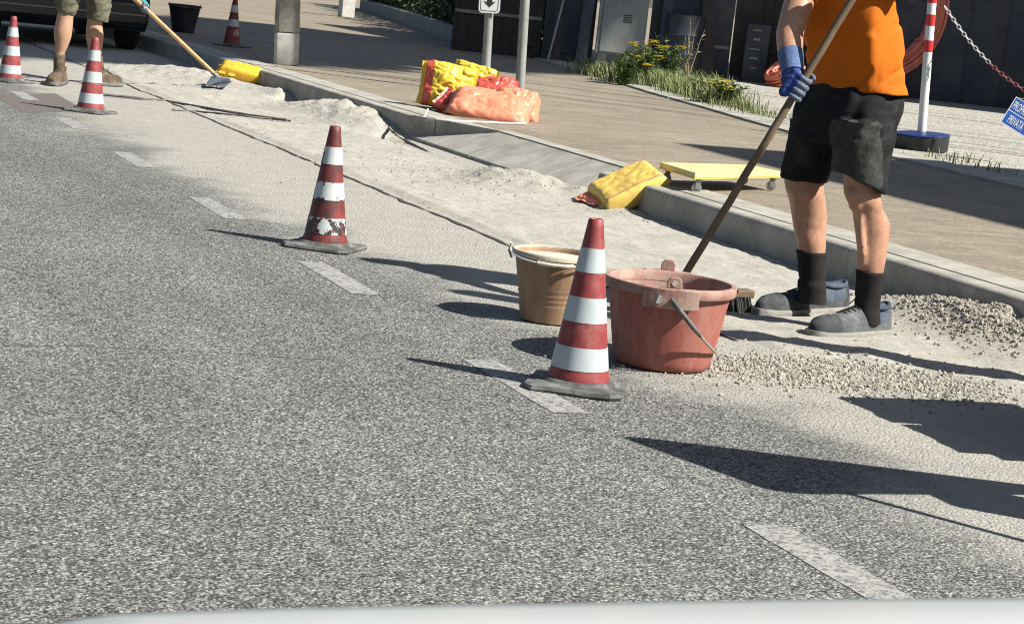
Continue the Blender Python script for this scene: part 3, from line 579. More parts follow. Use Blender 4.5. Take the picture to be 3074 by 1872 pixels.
def arrow_sign():
    f = Vector((-c1.x, -c1.y, 0)).normalized(); s = Vector((-f.y, f.x, 0)); z0 = 0.745     # faces the traffic
    t = empty('arrow_sign', (c1.x, c1.y, ZP), 'small white sign with rounded corners and a black down arrow on the post', 'sign'); t.rotation_euler = (0, TLT, 0)
    w2, hh, rc = 0.098, 0.30, 0.035
    def rr(w, z0, z1, r, off):
        pts = []
        for cx, cz, a in ((w-r, z0+r, -90), (w-r, z1-r, 0), (-w+r, z1-r, 90), (-w+r, z0+r, 180)):
            for i in range(7): an = R_(a+15*i); pts.append(s*(cx+r*math.cos(an)) + Vector((0, 0, cz+r*math.sin(an))) + f*off)
        return pts
    mb = MB(); mb.loft([rr(w2, z0, z0+hh, rc, 0.050), rr(w2, z0, z0+hh, rc, 0.056)]); mb.build('panel', M['signwhite'], t, smooth=False)
    a = rr(w2-0.016, z0+0.016, z0+hh-0.016, rc-0.012, 0.0575); b = rr(w2-0.021, z0+0.021, z0+hh-0.021, rc-0.015, 0.0575); n = len(a)
    mb = MB(); mb.add(a+b, [(i, (i+1) % n, n+(i+1) % n, n+i) for i in range(n)]); mb.build('border', M['signblack'], t, smooth=False)
    P = lambda x, z: s*x + Vector((0, 0, z0+z)) + f*0.0578
    mb = MB(); mb.add([P(0, 0.050), P(0.058, 0.108), P(0.024, 0.098), P(0.024, 0.24), P(-0.024, 0.24), P(-0.024, 0.098), P(-0.058, 0.108)], [(0, 1, 2), (0, 2, 5), (0, 5, 6), (2, 3, 4, 5)]); mb.build('arrow', M['signblack'], t, smooth=False)
    mb = MB()
    for z in (0.05, 0.25): mb.lathe([(0.043, z0+z), (0.048, z0+z), (0.048, z0+z+0.03), (0.043, z0+z+0.03)], 20)
    mb.box((-0.02, -0.02, z0+0.05), (0.02, 0.052, z0+0.27), M=Matrix.Rotation(math.atan2(f.y, f.x)-math.pi/2, 4, 'Z')); mb.build('clamp', M['steel'], t)
arrow_sign()

# ------------------------------------------------------------------ sacks
def sack(loc, size, rot, m, label, seed, name='sack', sag=0.25, fold=1.0, group='plastic sacks by the kerb', seam=True, box=3.2):
    t = empty(name, loc, label, 'sack', group); t.rotation_euler = rot; L_, W_, H_ = size; rnd = random.Random(seed); n = 56
    def pt(u, v, side):
        ex = 1-abs(u)**5*0.10; x = L_/2*u*(1-0.05*(1-abs(v))); y = W_/2*v*(1-0.08*(abs(u))**4)
        prof = max(0.0, (1-abs(u)**box))**0.5*max(0.0, (1-abs(v)**box))**0.5
        z = side*H_/2*prof
        n1 = noise.noise(Vector((u*1.2+seed*3.1, v*1.3, side*1.3))); n2 = noise.noise(Vector((u*1.9+seed*1.7, v*2.1, side*2.3+5)))
        crease = max(0.0, 1-abs(n2)*10.0); ends = math.exp(-(1-abs(u))*5)*math.sin(v*13+seed+2*n1) + 0.7*math.exp(-(1-abs(v))*6)*math.sin(u*12+seed*2+2*n2)
        vd = noise.voronoi(Vector((u*2.4+seed*1.3, v*2.2+n1*0.5, side*2+seed)))[0]; crumple = min(1.0, (vd[1]-vd[0])*2.2)
        wr = fold*(0.017*n1 + 0.010*crumple - 0.005*crease + 0.0055*ends + 0.0012*fbm((u*9, v*9, seed+side), 2))
        z += wr*(0.30+prof)*side
        z -= sag*H_*0.5*(u*u*0.3)
        return Vector((x, y+0.3*wr, z))
    vs = []; 
    for side in (1, -1):
        for j in range(n+1):
            for i in range(n+1): vs.append(pt(-1+2*i/n, -1+2*j/n, side))
    q = (n+1)**2; fs = []
    for s in (0, 1):
        for j in range(n):
            for i in range(n):
                a = s*q+j*(n+1)+i; f = (a, a+1, a+n+2, a+n+1); fs.append(f if s == 0 else f[::-1])
    mb = MB().add(vs, fs); o = mb.build('bag', m, t, angle=180)
    bm = bmesh.new(); bm.from_mesh(o.data); bmesh.ops.remove_doubles(bm, verts=bm.verts, dist=0.002); bm.to_mesh(o.data); bm.free()
    if seam:
        for e in (1, -1):
            mb = MB(); k = 12; a = []; b = []
            for i in range(k+1):
                v = -1+2*i/k; p = (pt(e*1.0, v, 1)+pt(e*1.0, v, -1))/2; a.append(p-Vector((e*0.012, 0, 0))); b.append(p+Vector((e*(0.018+0.01*fbm((v*3, seed, e), 2)), 0, 0.012*fbm((v*4, e, seed), 2))))
            mb.loft([[x+Vector((0, 0, 0.002)) for x in a], [x+Vector((0, 0, 0.0015)) for x in b], [x-Vector((0, 0, 0.0015)) for x in b], [x-Vector((0, 0, 0.002)) for x in a]], caps=False, closed=False); mb.build('seam', m, t)
    return t
CAMDIR = YAW
vz = -YAW                                                        # rotate local x to the picture's left-right
def at(px, py, dep): return D(px, py, dep)
d1 = 15.75
sack(at(1078, 208, d1+0.25), (0.42, 0.36, 0.17), (R_(82), R_(4), vz+R_(8)), M['ysack'], 'upright crumpled yellow sack with a red edge, leftmost behind the salmon sacks', 11, sag=0, fold=1.7)
sack(at(1140, 192, d1+0.75), (0.34, 0.26, 0.13), (R_(78), R_(10), vz-R_(12)), M['ysack4'], 'yellow sack behind the sign post', 12, sag=0, fold=1.2)
sack(at(1178, 262, d1-0.15), (0.62, 0.38, 0.17), (R_(28), R_(4), vz-R_(6)), M['osack'], 'plump salmon sack lying in front of the two posts', 13, fold=1.15, box=6)
sack(at(1242, 258, d1+0.10), (0.34, 0.34, 0.17), (R_(38), R_(7), vz+R_(4)), M['osack'], 'salmon sack at the right end of the sack pile', 14, fold=1.0, box=6)
sack(at(1190, 216, d1+0.45), (0.36, 0.22, 0.15), (R_(40), R_(-6), vz+R_(5)), M['rsack'], 'red sack squeezed between the two posts', 15, fold=0.9, box=5)
sack(at(1092, 262, d1+0.05), (0.28, 0.22, 0.15), (R_(50), R_(40), vz), M['rsack'], 'dark red sack in shadow under the crumpled yellow one', 16, fold=1.5)
mb = MB()
c0 = G(1036, 286, ZP+0.012); mb.tube([at(1030, 262, 15.0), at(1018, 290, 14.95), G(1050, 287, ZP+0.012), G(1085, 291, ZP+0.012), G(1140, 293, ZP+0.012), G(1200, 296, ZP+0.012), G(1265, 297, ZP+0.012)], 0.007, 6)
tag(mb.build('cord', M['paper']), 'white cord lying along the kerb in front of the salmon sacks', 'cord')
# yellow sack slumped over the end of the kerb
kc = D(1512, 452, depth((4.97, 10.35, 0.14)))
sack(kc, (0.40, 0.30, 0.125), (R_(15), R_(-27), R_(-4)), M['ysack2'], 'yellow sack with a brown stripe slumped over the kerb end beside the trolley', 21, sag=0.1, fold=0.32, box=12)
sack(D(1447, 476, depth(kc)+0.05), (0.24, 0.18, 0.06), (R_(5), R_(-10), R_(20)), M['osack'], 'flat salmon sack poking out under the yellow kerb-end sack', 22, sag=0.0, fold=0.5)
sack((4.86, 18.55, 0.115), (0.42, 0.20, 0.16), (R_(20), R_(9), vz+R_(2)), M['ysack3'], 'bright yellow sack against the far kerb beside the hoe', 23, sag=0.1, fold=0.5, box=7)

# ------------------------------------------------------------------ trolley
def trolley():
    c = (Vector((5.21, 10.45, 0))+Vector((5.98, 10.41, 0))+Vector((5.17, 9.93, 0))+Vector((5.93, 10.72, 0)))/4
    L0, F0, R0, B0 = [G(x, y, 0.285) for x, y in ((1588, 390), (1673, 416), (1881, 413), (1803, 396))]
    c = (L0+F0+R0+B0)/4; t = empty('trolley', (c.x, c.y, ZP), 'low yellow plywood trolley on small castors, on the pavement edge', 'trolley')
    quad = [Vector((p.x-c.x, p.y-c.y)) for p in (L0, F0, R0, B0)]
    mb = MB(); mb.prism([(q.x, q.y) for q in quad], 0.088, 0.117); mb.build('deck', M['ply'], t, bevel=0.003, smooth=False)
    mb = MB(); mb.prism([(q.x*1.002, q.y*1.002) for q in quad], 0.082, 0.0875); mb.build('edge_strip', mat('strip_yellow', (0.80, 0.60, 0.06), 0.5, 0.1, 8, 0.1), t, smooth=False)
    for q in quad:
        p = q*0.86; a = vz; mb = MB(); T = Matrix.Translation((p.x, p.y, 0)) @ Matrix.Rotation(a, 4, 'Z')
        mb.box((-0.026, -0.022, 0.074), (0.026, 0.022, 0.082), M=T); mb.box((-0.012, -0.016, 0.022), (0.016, -0.013, 0.075), M=T); mb.box((-0.012, 0.013, 0.022), (0.016, 0.016, 0.075), M=T); fk = mb.build('castor', M['steel'], t, smooth=False)
        mb = MB(); mb.tube([T @ Vector((-0.004, -0.011, 0.029)), T @ Vector((-0.004, 0.011, 0.029))], 0.028, 20); wh = mb.build('wheel', M['caster'], fk, angle=40)
        mb = MB(); mb.tube([T @ Vector((-0.004, -0.014, 0.029)), T @ Vector((-0.004, 0.014, 0.029))], 0.010, 12); mb.build('hub', M['black'], wh)
trolley()

# ------------------------------------------------------------------ striped post, chain, notice
def chain_post(c, label):
    t = empty('barrier_post', (c.x, c.y, ZP+0.005), label, 'barrier post', 'striped barrier posts in round feet')
    mb = MB(); mb.lathe([(0.005, 0.0), (0.225, 0.0), (0.232, 0.012), (0.238, 0.125)], 40); mb.build('foot', M['black'], t, angle=50)
    mb = MB(); mb.lathe([(0.238, 0.127), (0.243, 0.131), (0.236, 0.141), (0.20, 0.145), (0.08, 0.150), (0.046, 0.158), (0.038, 0.158)], 40); mb.build('lid', M['blueplastic'], t, angle=50)
    pole = MB(); pole.lathe([(0.001, 0.10), (0.0375, 0.10), (0.0375, 1.30), (0.03, 1.325), (0.001, 1.33)], 24); po = pole.build('pole', M['pvcw'], t, angle=50)
    for z in (0.83, 1.05, 1.24):
        b = MB(); b.lathe([(0.037, z), (0.0388, z), (0.0388, z+0.094 if z > 0.9 else z+0.098), (0.037, z+0.095)], 24); b.build('red_band', M['pvcr'], po, angle=50)
    return t
cP = G(2214, 362, ZP); cP2 = Vector((cP.x+1.35, cP.y-2.2, ZP))
t1 = chain_post(cP, 'white post with red bands on a blue lidded foot'); t1.rotation_euler = (0, R_(-3.8), 0)
chain_post(cP2, 'white post with red bands holding the far end of the chain')
A = Vector((cP.x+0.05, cP.y-0.02, ZP+1.21)); CB = Vector((cP2.x-0.05, cP2.y+0.04, ZP+1.17))
# lowest visible point of the chain is where the notice hangs
Q = D(2441, 232, depth(cP.lerp(cP2, 0.40))); tq = 0.40
def chain_pt(s): 
    p = A.lerp(CB, s); zq = A.z+(CB.z-A.z)*tq - Q.z; sag = zq/(tq*(1-tq)); p.z -= sag*s*(1-s); 
    k = (Q-A.lerp(CB, tq)); p.x += k.x*4*s*(1-s)*0.96*0.25/(tq*(1-tq))*1.0 if False else 0; return p
mb = MB(); tot = 0; s = 0.0; k = 0
while s < 1.0:
    p = chain_pt(s); q = chain_pt(min(1, s+0.01)); tdir = (q-p).normalized() if s < 0.99 else tdir
    side = tdir.cross(Vector((0, 0, 1))).normalized(); upv = side.cross(tdir); wdir = side if k % 2 == 0 else upv
    pts = [p + tdir*(0.026*math.cos(2*math.pi*i/12)) + wdir*(0.014*math.sin(2*math.pi*i/12)) for i in range(13)]
    mb.tube(pts, 0.0042, 6, mi=(1 if (s % 0.34) > 0.19 else 0), caps=False)
    L_ = (chain_pt(min(1, s+0.01))-p).length/0.01; s += 0.040/max(L_, 0.1); k += 1
tag(mb.build('plastic_chain', [M['chainw'], M['chainr']]), 'white and dark red plastic chain sagging from the striped post', 'chain')
def text_mesh(body, size, m, parent, loc, ax, ay, name='lettering', sx=1.0):
    cu = bpy.data.curves.new('t', 'FONT'); cu.body = body; cu.size = size; cu.align_x = 'LEFT'; cu.extrude = 0.0004
    o = link(bpy.data.objects.new('t', cu)); bpy.context.view_layer.update(); dg = bpy.context.evaluated_depsgraph_get()
    me = bpy.data.meshes.new_from_object(o.evaluated_get(dg)); bpy.data.objects.remove(o)
    nrm = ax.cross(ay); 
    for v in me.vertices: v.co = loc + ax*(v.co.x*sx) + ay*v.co.y + nrm*v.co.z
    me.materials.clear(); me.materials.append(m); me.name = name; q = link(bpy.data.objects.new(name, me)); q.parent = parent; return q
def notice():
    dq = depth(chain_pt(0.40)); TL, BL, BR = D(2439, 229, dq), D(2407, 293.6, dq), D(2454, 323, dq)
    ax = (BR-BL).normalized(); ay0 = (TL-BL); ay = (ay0-ax*ay0.dot(ax)).normalized(); H_ = ay0.length; W_ = 0.25; nr = ax.cross(ay)
    t = empty('private_property_sign', BL, 'tilted blue notice with white lettering hanging from the plastic chain', 'sign')
    P = lambda u, v, o=0: ax*u + ay*v + nr*o
    mb = MB(); mb.add([P(0, 0, -0.002), P(W_, 0, -0.002), P(W_, H_, -0.002), P(0, H_, -0.002), P(0, 0, 0.002), P(W_, 0, 0.002), P(W_, H_, 0.002), P(0, H_, 0.002)], [(3,2,1,0),(4,5,6,7),(0,1,5,4),(1,2,6,5),(2,3,7,6),(3,0,4,7)]); mb.build('panel', M['signblue'], t, smooth=False)
    mb = MB(); e = 0.006
    for a, b in (((0, 0), (W_, e)), ((0, H_-e), (W_, H_)), ((0, e), (e, H_-e)), ((W_-e, e), (W_, H_-e)), ((e, H_*0.5-0.003), (W_-e, H_*0.5+0.003))):
        mb.add([P(a[0], a[1], 0.003), P(b[0], a[1], 0.003), P(b[0], b[1], 0.003), P(a[0], b[1], 0.003)], [(0, 1, 2, 3)])
    mb.build('border', M['signwhite'], t, smooth=False)
    text_mesh('PROPRIETÀ', H_*0.42, M['signwhite'], t, P(0.016, H_*0.585, 0.0035), ax, ay, sx=0.345)
    text_mesh('PRIVATA', H_*0.42, M['signwhite'], t, P(0.040, H_*0.105, 0.0035), ax, ay, sx=0.345)
    mb = MB()
    for u in (0.0, 1.0):
        a = P(0.01+u*(W_-0.02), H_-0.01); cpt = chain_pt(0.40+0.16*u)-BL; mb.tube([a, (a+cpt)/2, cpt], 0.003, 6)
    mb.build('hook', M['wire'], t)
notice()

# ------------------------------------------------------------------ dark lines built as tubes, bars on the dust
def on_dust(px, py, lift):
    p = G(px, py); 
    for _ in range(4): p = G(px, py, (dust_h(p.x, p.y) if 3.6 < p.x < 5 else 0)+lift)
    return p
def wavy(pts, n=8):
    out = []
    for i in range(len(pts)-1):
        for j in range(n): out.append(Vector(pts[i]).lerp(Vector(pts[i+1]), j/n))
    out.append(Vector(pts[-1])); return out
pts = [on_dust(x, y, 0.016) for x, y in ((196, 225), (250, 228), (310, 234), (400, 243), (455, 253), (520, 264), (600, 277), (690, 289))]
mb = MB(); mb.tube(wavy(pts, 3), 0.010, 8); tag(mb.build('dark_line', M['dark_line']), 'dark tube standing in for a dark line across the dusty strip behind the front cones', 'dark_line')  # tube stands in for a dark line on the dust
pts = [on_dust(x, y, 0.012) for x, y in ((415, 264), (470, 268), (560, 276), (640, 285), (700, 291))]
mb = MB(); mb.tube(wavy(pts, 3), 0.007, 8); tag(mb.build('dark_line', M['dark_line']), 'shorter thin tube standing in for the dark line just in front of the long one', 'dark_line')
for k, (pp, r, lab) in enumerate([(((925, 292), (945, 318), (975, 338), (1030, 366), (1085, 389), (1150, 408), (1215, 424)), 0.010, 'long dusty steel bar along the foot of the dropped kerb'),
                              (((960, 322), (1000, 345), (1060, 372), (1120, 396), (1190, 414)), 0.009, 'second steel bar lying behind the long one')]):
    mb = MB(); mb.tube(wavy([on_dust(x, y, 0.012+0.01*k) for x, y in pp], 4), r, 7); tag(mb.build('steel_bar', M['rebar']), lab, 'steel bar', 'steel bars by the dropped kerb')


# ------------------------------------------------------------------ people
FH = Vector((Fw.x, Fw.y, 0)).normalized(); RH = Vector((Rt.x, Rt.y, 0)).normalized(); UZ = Vector((0, 0, 1))
def project(p):
    v = Vector(p)-CAM; dd = v.dot(Fw); return ((CW/2+FPX*v.dot(Rt)/dd)/1.24756, (CH/2-FPX*v.dot(Up)/dd)/1.24756, dd)
class Fig:
    """silhouette sections (height on the print, left, right) of an upright limb turned into round sections"""
    def __init__(s, dep, yg): s.dep = dep; s.yg = yg
    def d(s, y): h = (s.yg-y)/PPM(s.dep); return s.dep + h*Fw.z
    def P(s, x, y, off=0.0): return D(x, y, s.d(y)+off)
    def rings(s, secs, k=0.95, off=0.0, seg=20, grow=0.0, tilt=0.0):
        out = []
        for q in secs:
            y, xl, xr = q[:3]; o = off + (q[3] if len(q) > 3 else 0); kk = q[4] if len(q) > 4 else k
            c = s.P((xl+xr)/2, y, o); r = (xr-xl)/2/PPM(s.d(y)) + grow
            out.append([c + RH*(r*math.cos(2*math.pi*i/seg)) + FH*(r*kk*math.sin(2*math.pi*i/seg)) + UZ*(tilt*math.cos(2*math.pi*i/seg)) for i in range(seg)])
        return out
def box_rings(fg, secs, ratio=0.70, seg=40, ex=3.0, grow=0.0, turn=R_(45)):
    nF = -RH*math.sin(turn)-FH*math.cos(turn); eL = RH*math.cos(turn)-FH*math.sin(turn); out = []
    for y, xl, xr in secs:
        c = fg.P((xl+xr)/2, y); r = (xr-xl)/2/PPM(fg.d(y)) + grow; pts = []
        for i in range(seg):
            a = 2*math.pi*i/seg; ca, sa = math.cos(a), math.sin(a); pts.append(nF*(ratio*math.copysign(abs(sa)**(2/ex), sa)) + eL*math.copysign(abs(ca)**(2/ex), ca))
        k = r/max(p.dot(RH) for p in pts); out.append([c+p*k for p in pts])
    return out
def shoe(toe, heel, wid, t, mats, sole_m, hgt=0.105, lift=0.0, boot=0.0, name='shoe'):
    f = (toe-heel); L_ = f.length; f.normalize(); s = Vector((f.y, -f.x, 0)).normalized(); u = s.cross(f).normalized()
    if u.z < 0: u = -u
    def wd(q): return wid*0.5*(0.74+0.20*math.sin(math.pi*min(1, q*0.9+0.05)) + 0.14*math.exp(-((q-0.68)/0.2)**2))*(1-max(0, (q-0.86)/0.14)**2.4*0.62)*(1-max(0, (0.10-q)/0.10)**2*0.35)
    def ht(q):
        pts = [(0, 0.88), (0.06, 1.0), (0.22, 0.98), (0.38, 0.95), (0.52, 0.80), (0.66, 0.64), (0.82, 0.58), (0.93, 0.50), (1.0, 0.26)]
        for a, b in zip(pts, pts[1:]):
            if a[0] <= q <= b[0]: e = (q-a[0])/(b[0]-a[0]); return hgt*(a[1]+(b[1]-a[1])*e)
    st = 0.030; n = 26; mb = MB(); rings = []
    for i in range(n+1):
        q = i/n; w_, h_ = wd(q), ht(q)+st; ring = []
        for k in range(17):
            a = math.pi*k/16; ca, sa = math.cos(a), math.sin(a); x = w_*math.copysign(abs(ca)**0.75, ca); z = st*0.6 + (h_-st*0.6)*abs(sa)**(0.72 if q > 0.6 else 0.60)
            narrow = 1-0.42*(z/h_)**2*(1 if q < 0.55 else 0.3); ring.append(heel + f*(q*L_) + s*(x*narrow) + u*(z+lift))
        rings.append(ring)
    mb.loft(rings)
    nf = len(mb.m); fs = mb.f
    for idx in range(n*17):
        q = (idx//17)/n; kk = abs(math.cos(math.pi*((idx % 17)+0.5)/16)); mb.m[idx] = 0 if q > 0.70 else (2 if (0.05 < q < 0.30-0.12*(1-kk) and 0.30 < kk < 0.97) else 1)
    o = mb.build(name, mats, t, angle=60)
    mb = MB(); out = []
    for z, g in ((0.0, 0.97), (0.004, 1.05), (0.024, 1.09), (0.032, 1.02)):
        L1 = [heel + f*(L_*(-0.02+1.05*i/24)) + s*(wd(min(1, max(0, i/24)))*g*1.06) + u*(z+lift+(0.010 if i > 21 else 0)*(i-21)/3*(1 if z < 0.03 else 0.6)) for i in range(25)]
        L2 = [heel + f*(L_*(-0.02+1.05*i/24)) - s*(wd(min(1, max(0, i/24)))*g*1.06) + u*(z+lift+(0.010 if i > 21 else 0)*(i-21)/3*(1 if z < 0.03 else 0.6)) for i in range(24, -1, -1)]
        out.append(L1+L2)
    mb.loft(out); mb.build('sole', sole_m, o, angle=50)
    # overlays: toe bumper, padded collar
    mb = MB(); i0 = int(n*0.80); mb.loft([[heel+f*(L_*0.5)+(p-heel-f*(L_*0.5))*1.0 + (p-(heel+f*((p-heel).dot(f))+u*(st*0.6))).normalized()*0.0035 for p in r_] for r_ in rings[i0:]]); mb.build('toe_cap', mats[0], o, angle=60)
    cc = heel+f*(L_*0.20)+u*(hgt*0.97+st+lift); ring = [cc+f*(L_*0.17*math.cos(a)-0.012*math.sin(a)**2)+s*(wid*0.30*math.sin(a))+u*(0.016*math.cos(a*1.0)**2*(1 if math.cos(a) > 0 else 0.9)-0.012) for a in [2*math.pi*i/20 for i in range(21)]]
    mb = MB(); mb.tube(ring, 0.0085, 8, caps=False); mb.build('collar', mats[2], o)
    mb = MB()
    for k in range(5):
        q = 0.40+0.052*k; z = ht(q)+st+0.001; w_ = wd(q)*0.40
        mb.tube([heel+f*(q*L_)+s*(-w_)+u*(z*0.93+lift), heel+f*((q+0.012)*L_)+u*(z+0.004+lift), heel+f*((q+0.03)*L_)+s*w_+u*(z*0.93+lift)], 0.0032, 6)
    mb.tube([heel+f*(0.40*L_)+u*(ht(0.4)+st+lift), heel+f*(0.43*L_)+s*0.02+u*(ht(0.4)+st+0.02+lift), heel+f*(0.46*L_)+s*0.03+u*(ht(0.42)+st+0.004+lift)], 0.003, 6)
    mb.build('laces', M['black'], o)
    return o
def grip(palm_c, axis, palm_dir, wrist, name, parent, mats, rh=0.0145, size=1.0, voxel=0.0042, bare=False):
    """gloved fist closed on a handle: four bent fingers and a thumb"""
    axis = axis.normalized(); pd = (palm_dir - axis*palm_dir.dot(axis)).normalized(); sd_ = axis.cross(pd)
    mb = MB(); c = palm_c; ro = rh+0.0105*size
    pc = c + pd*(ro+0.012*size)
    # palm: block of flesh behind the handle, thick at the thumb side, running on to the wrist
    for k in range(5):
        q = c + axis*(size*(-0.036+0.018*k)) + pd*(ro+0.010*size); mb.ball(q, (0.020*size, 0.020*size, 0.020*size), 10)
    mb.tube([c+pd*(ro+0.008*size), c.lerp(wrist, 0.35)+pd*(ro*0.6), c.lerp(wrist, 0.7)+pd*0.01, wrist], [(0.038*size, 0.026*size), (0.036*size, 0.027*size), (0.031*size, 0.027*size), (0.030*size, 0.027*size)], 14)
    for k in range(4):
        off = size*(-0.036+0.0225*k); lens = (0.86, 1.0, 0.97, 0.90)[3-k]; rr = (0.0092, 0.0104, 0.0106, 0.0100)[k]*size; pts = []
        base = c + axis*off
        for i in range(9):
            a = R_(-35) + R_(265)*lens*i/8; 
            r = ro*(1.06 if i < 3 else 1.0); pts.append(base + (pd*math.cos(a) + sd_*math.sin(a))*r + axis*(0.002*math.sin(i)))
        mb.tube(pts, [rr*1.12, rr*1.08, rr*1.05, rr*1.1, rr, rr, rr*1.02, rr*0.95, rr*0.75], 9); mb.ball(pts[-1], rr*0.78, 8)
    tb = c + axis*(0.050*size) + pd*(ro+0.004); pts = [c + axis*(0.022*size)+pd*(ro+0.012*size)-sd_*0.012, tb - sd_*(ro*0.9), c+axis*(0.056*size) - sd_*(ro*1.05) - pd*0.004, c+axis*(0.054*size)-sd_*(ro*0.55)-pd*(ro*0.95), c+axis*(0.050*size)+sd_*(ro*0.15)-pd*(ro*1.12)]
    mb.tube(pts, [0.015*size, 0.0135*size, 0.012*size, 0.0112*size, 0.0085*size], 10); mb.ball(pts[-1], 0.009*size, 8)
    def mf(p):
        v = p-c; al = v.dot(axis); rad = (v-axis*al).length
        return 1 if (len(mats) > 1 and (v.dot(pd) < ro*0.55 or rad < ro*1.15)) else 0
    return remesh(mb, name, mats, parent, voxel, 2, disp=0.0009, dscale=130, mat_fn=mf)
def head(mb, c, f, tilt=0.0, s=1.0):
    f = f.normalized(); r = Vector((f.y, -f.x, 0)).normalized(); u = r.cross(f); u = u if u.z > 0 else -u
    T = Matrix((( r.x, f.x, u.x, c.x), (r.y, f.y, u.y, c.y), (r.z, f.z, u.z, c.z), (0, 0, 0, 1)))
    mb.ball((0, -0.012*s, 0.03*s), (0.076*s, 0.098*s, 0.092*s), 20, M=T); mb.ball((0, 0.022*s, -0.045*s), (0.060*s, 0.070*s, 0.075*s), 18, M=T); mb.ball((0, 0.062*s, -0.092*s), (0.030*s, 0.026*s, 0.024*s), 12, M=T)
    mb.tube([T @ Vector((0, 0.082*s, 0.018*s)), T @ Vector((0, 0.104*s, -0.018*s)), T @ Vector((0, 0.092*s, -0.034*s))], [0.010*s, 0.016*s, 0.014*s], 10)
    mb.tube([T @ Vector((-0.024*s, 0.082*s, -0.062*s)), T @ Vector((0, 0.092*s, -0.062*s)), T @ Vector((0.024*s, 0.082*s, -0.062*s))], [0.005*s, 0.009*s, 0.005*s], 8)
    mb.tube([T @ Vector((-0.05*s, 0.070*s, 0.036*s)), T @ Vector((0, 0.086*s, 0.036*s)), T @ Vector((0.05*s, 0.070*s, 0.036*s))], [0.010*s, 0.011*s, 0.010*s], 8)
    for e in (1, -1): mb.ball((e*0.076*s, -0.012*s, -0.005*s), (0.012*s, 0.020*s, 0.032*s), 10, M=T)
    return T
def head_parts(T, parent, s=1.0, cap=None):
    for e in (1, -1):
        mb = MB(); mb.ball((e*0.030*s, 0.078*s, 0.016*s), (0.012*s, 0.009*s, 0.009*s), 10, M=T); mb.build('eye', M['eye'], parent)
    mb = MB(); rings = []
    for k in range(9):
        th = math.pi*0.5*k/8; rings.append([T @ Vector((0.083*s*math.cos(th)*math.cos(a), -0.014*s+0.106*s*math.cos(th)*math.sin(a)*(1 if math.sin(a) < 0 else 0.93), 0.035*s+0.095*s*math.sin(th) - (0.06*s*(1-k/8) if math.sin(a) < 0.3 else -0.012*s*(1-k/8)))) for a in [2*math.pi*i/24 for i in range(24)]])
    rings[-1] = [p + Vector((random.gauss(0, .001), random.gauss(0, .001), 0)) for p in rings[-1]]
    mb.loft(rings); mb.build('hair' if not cap else 'cap', M['hair'] if not cap else cap, parent, angle=180)

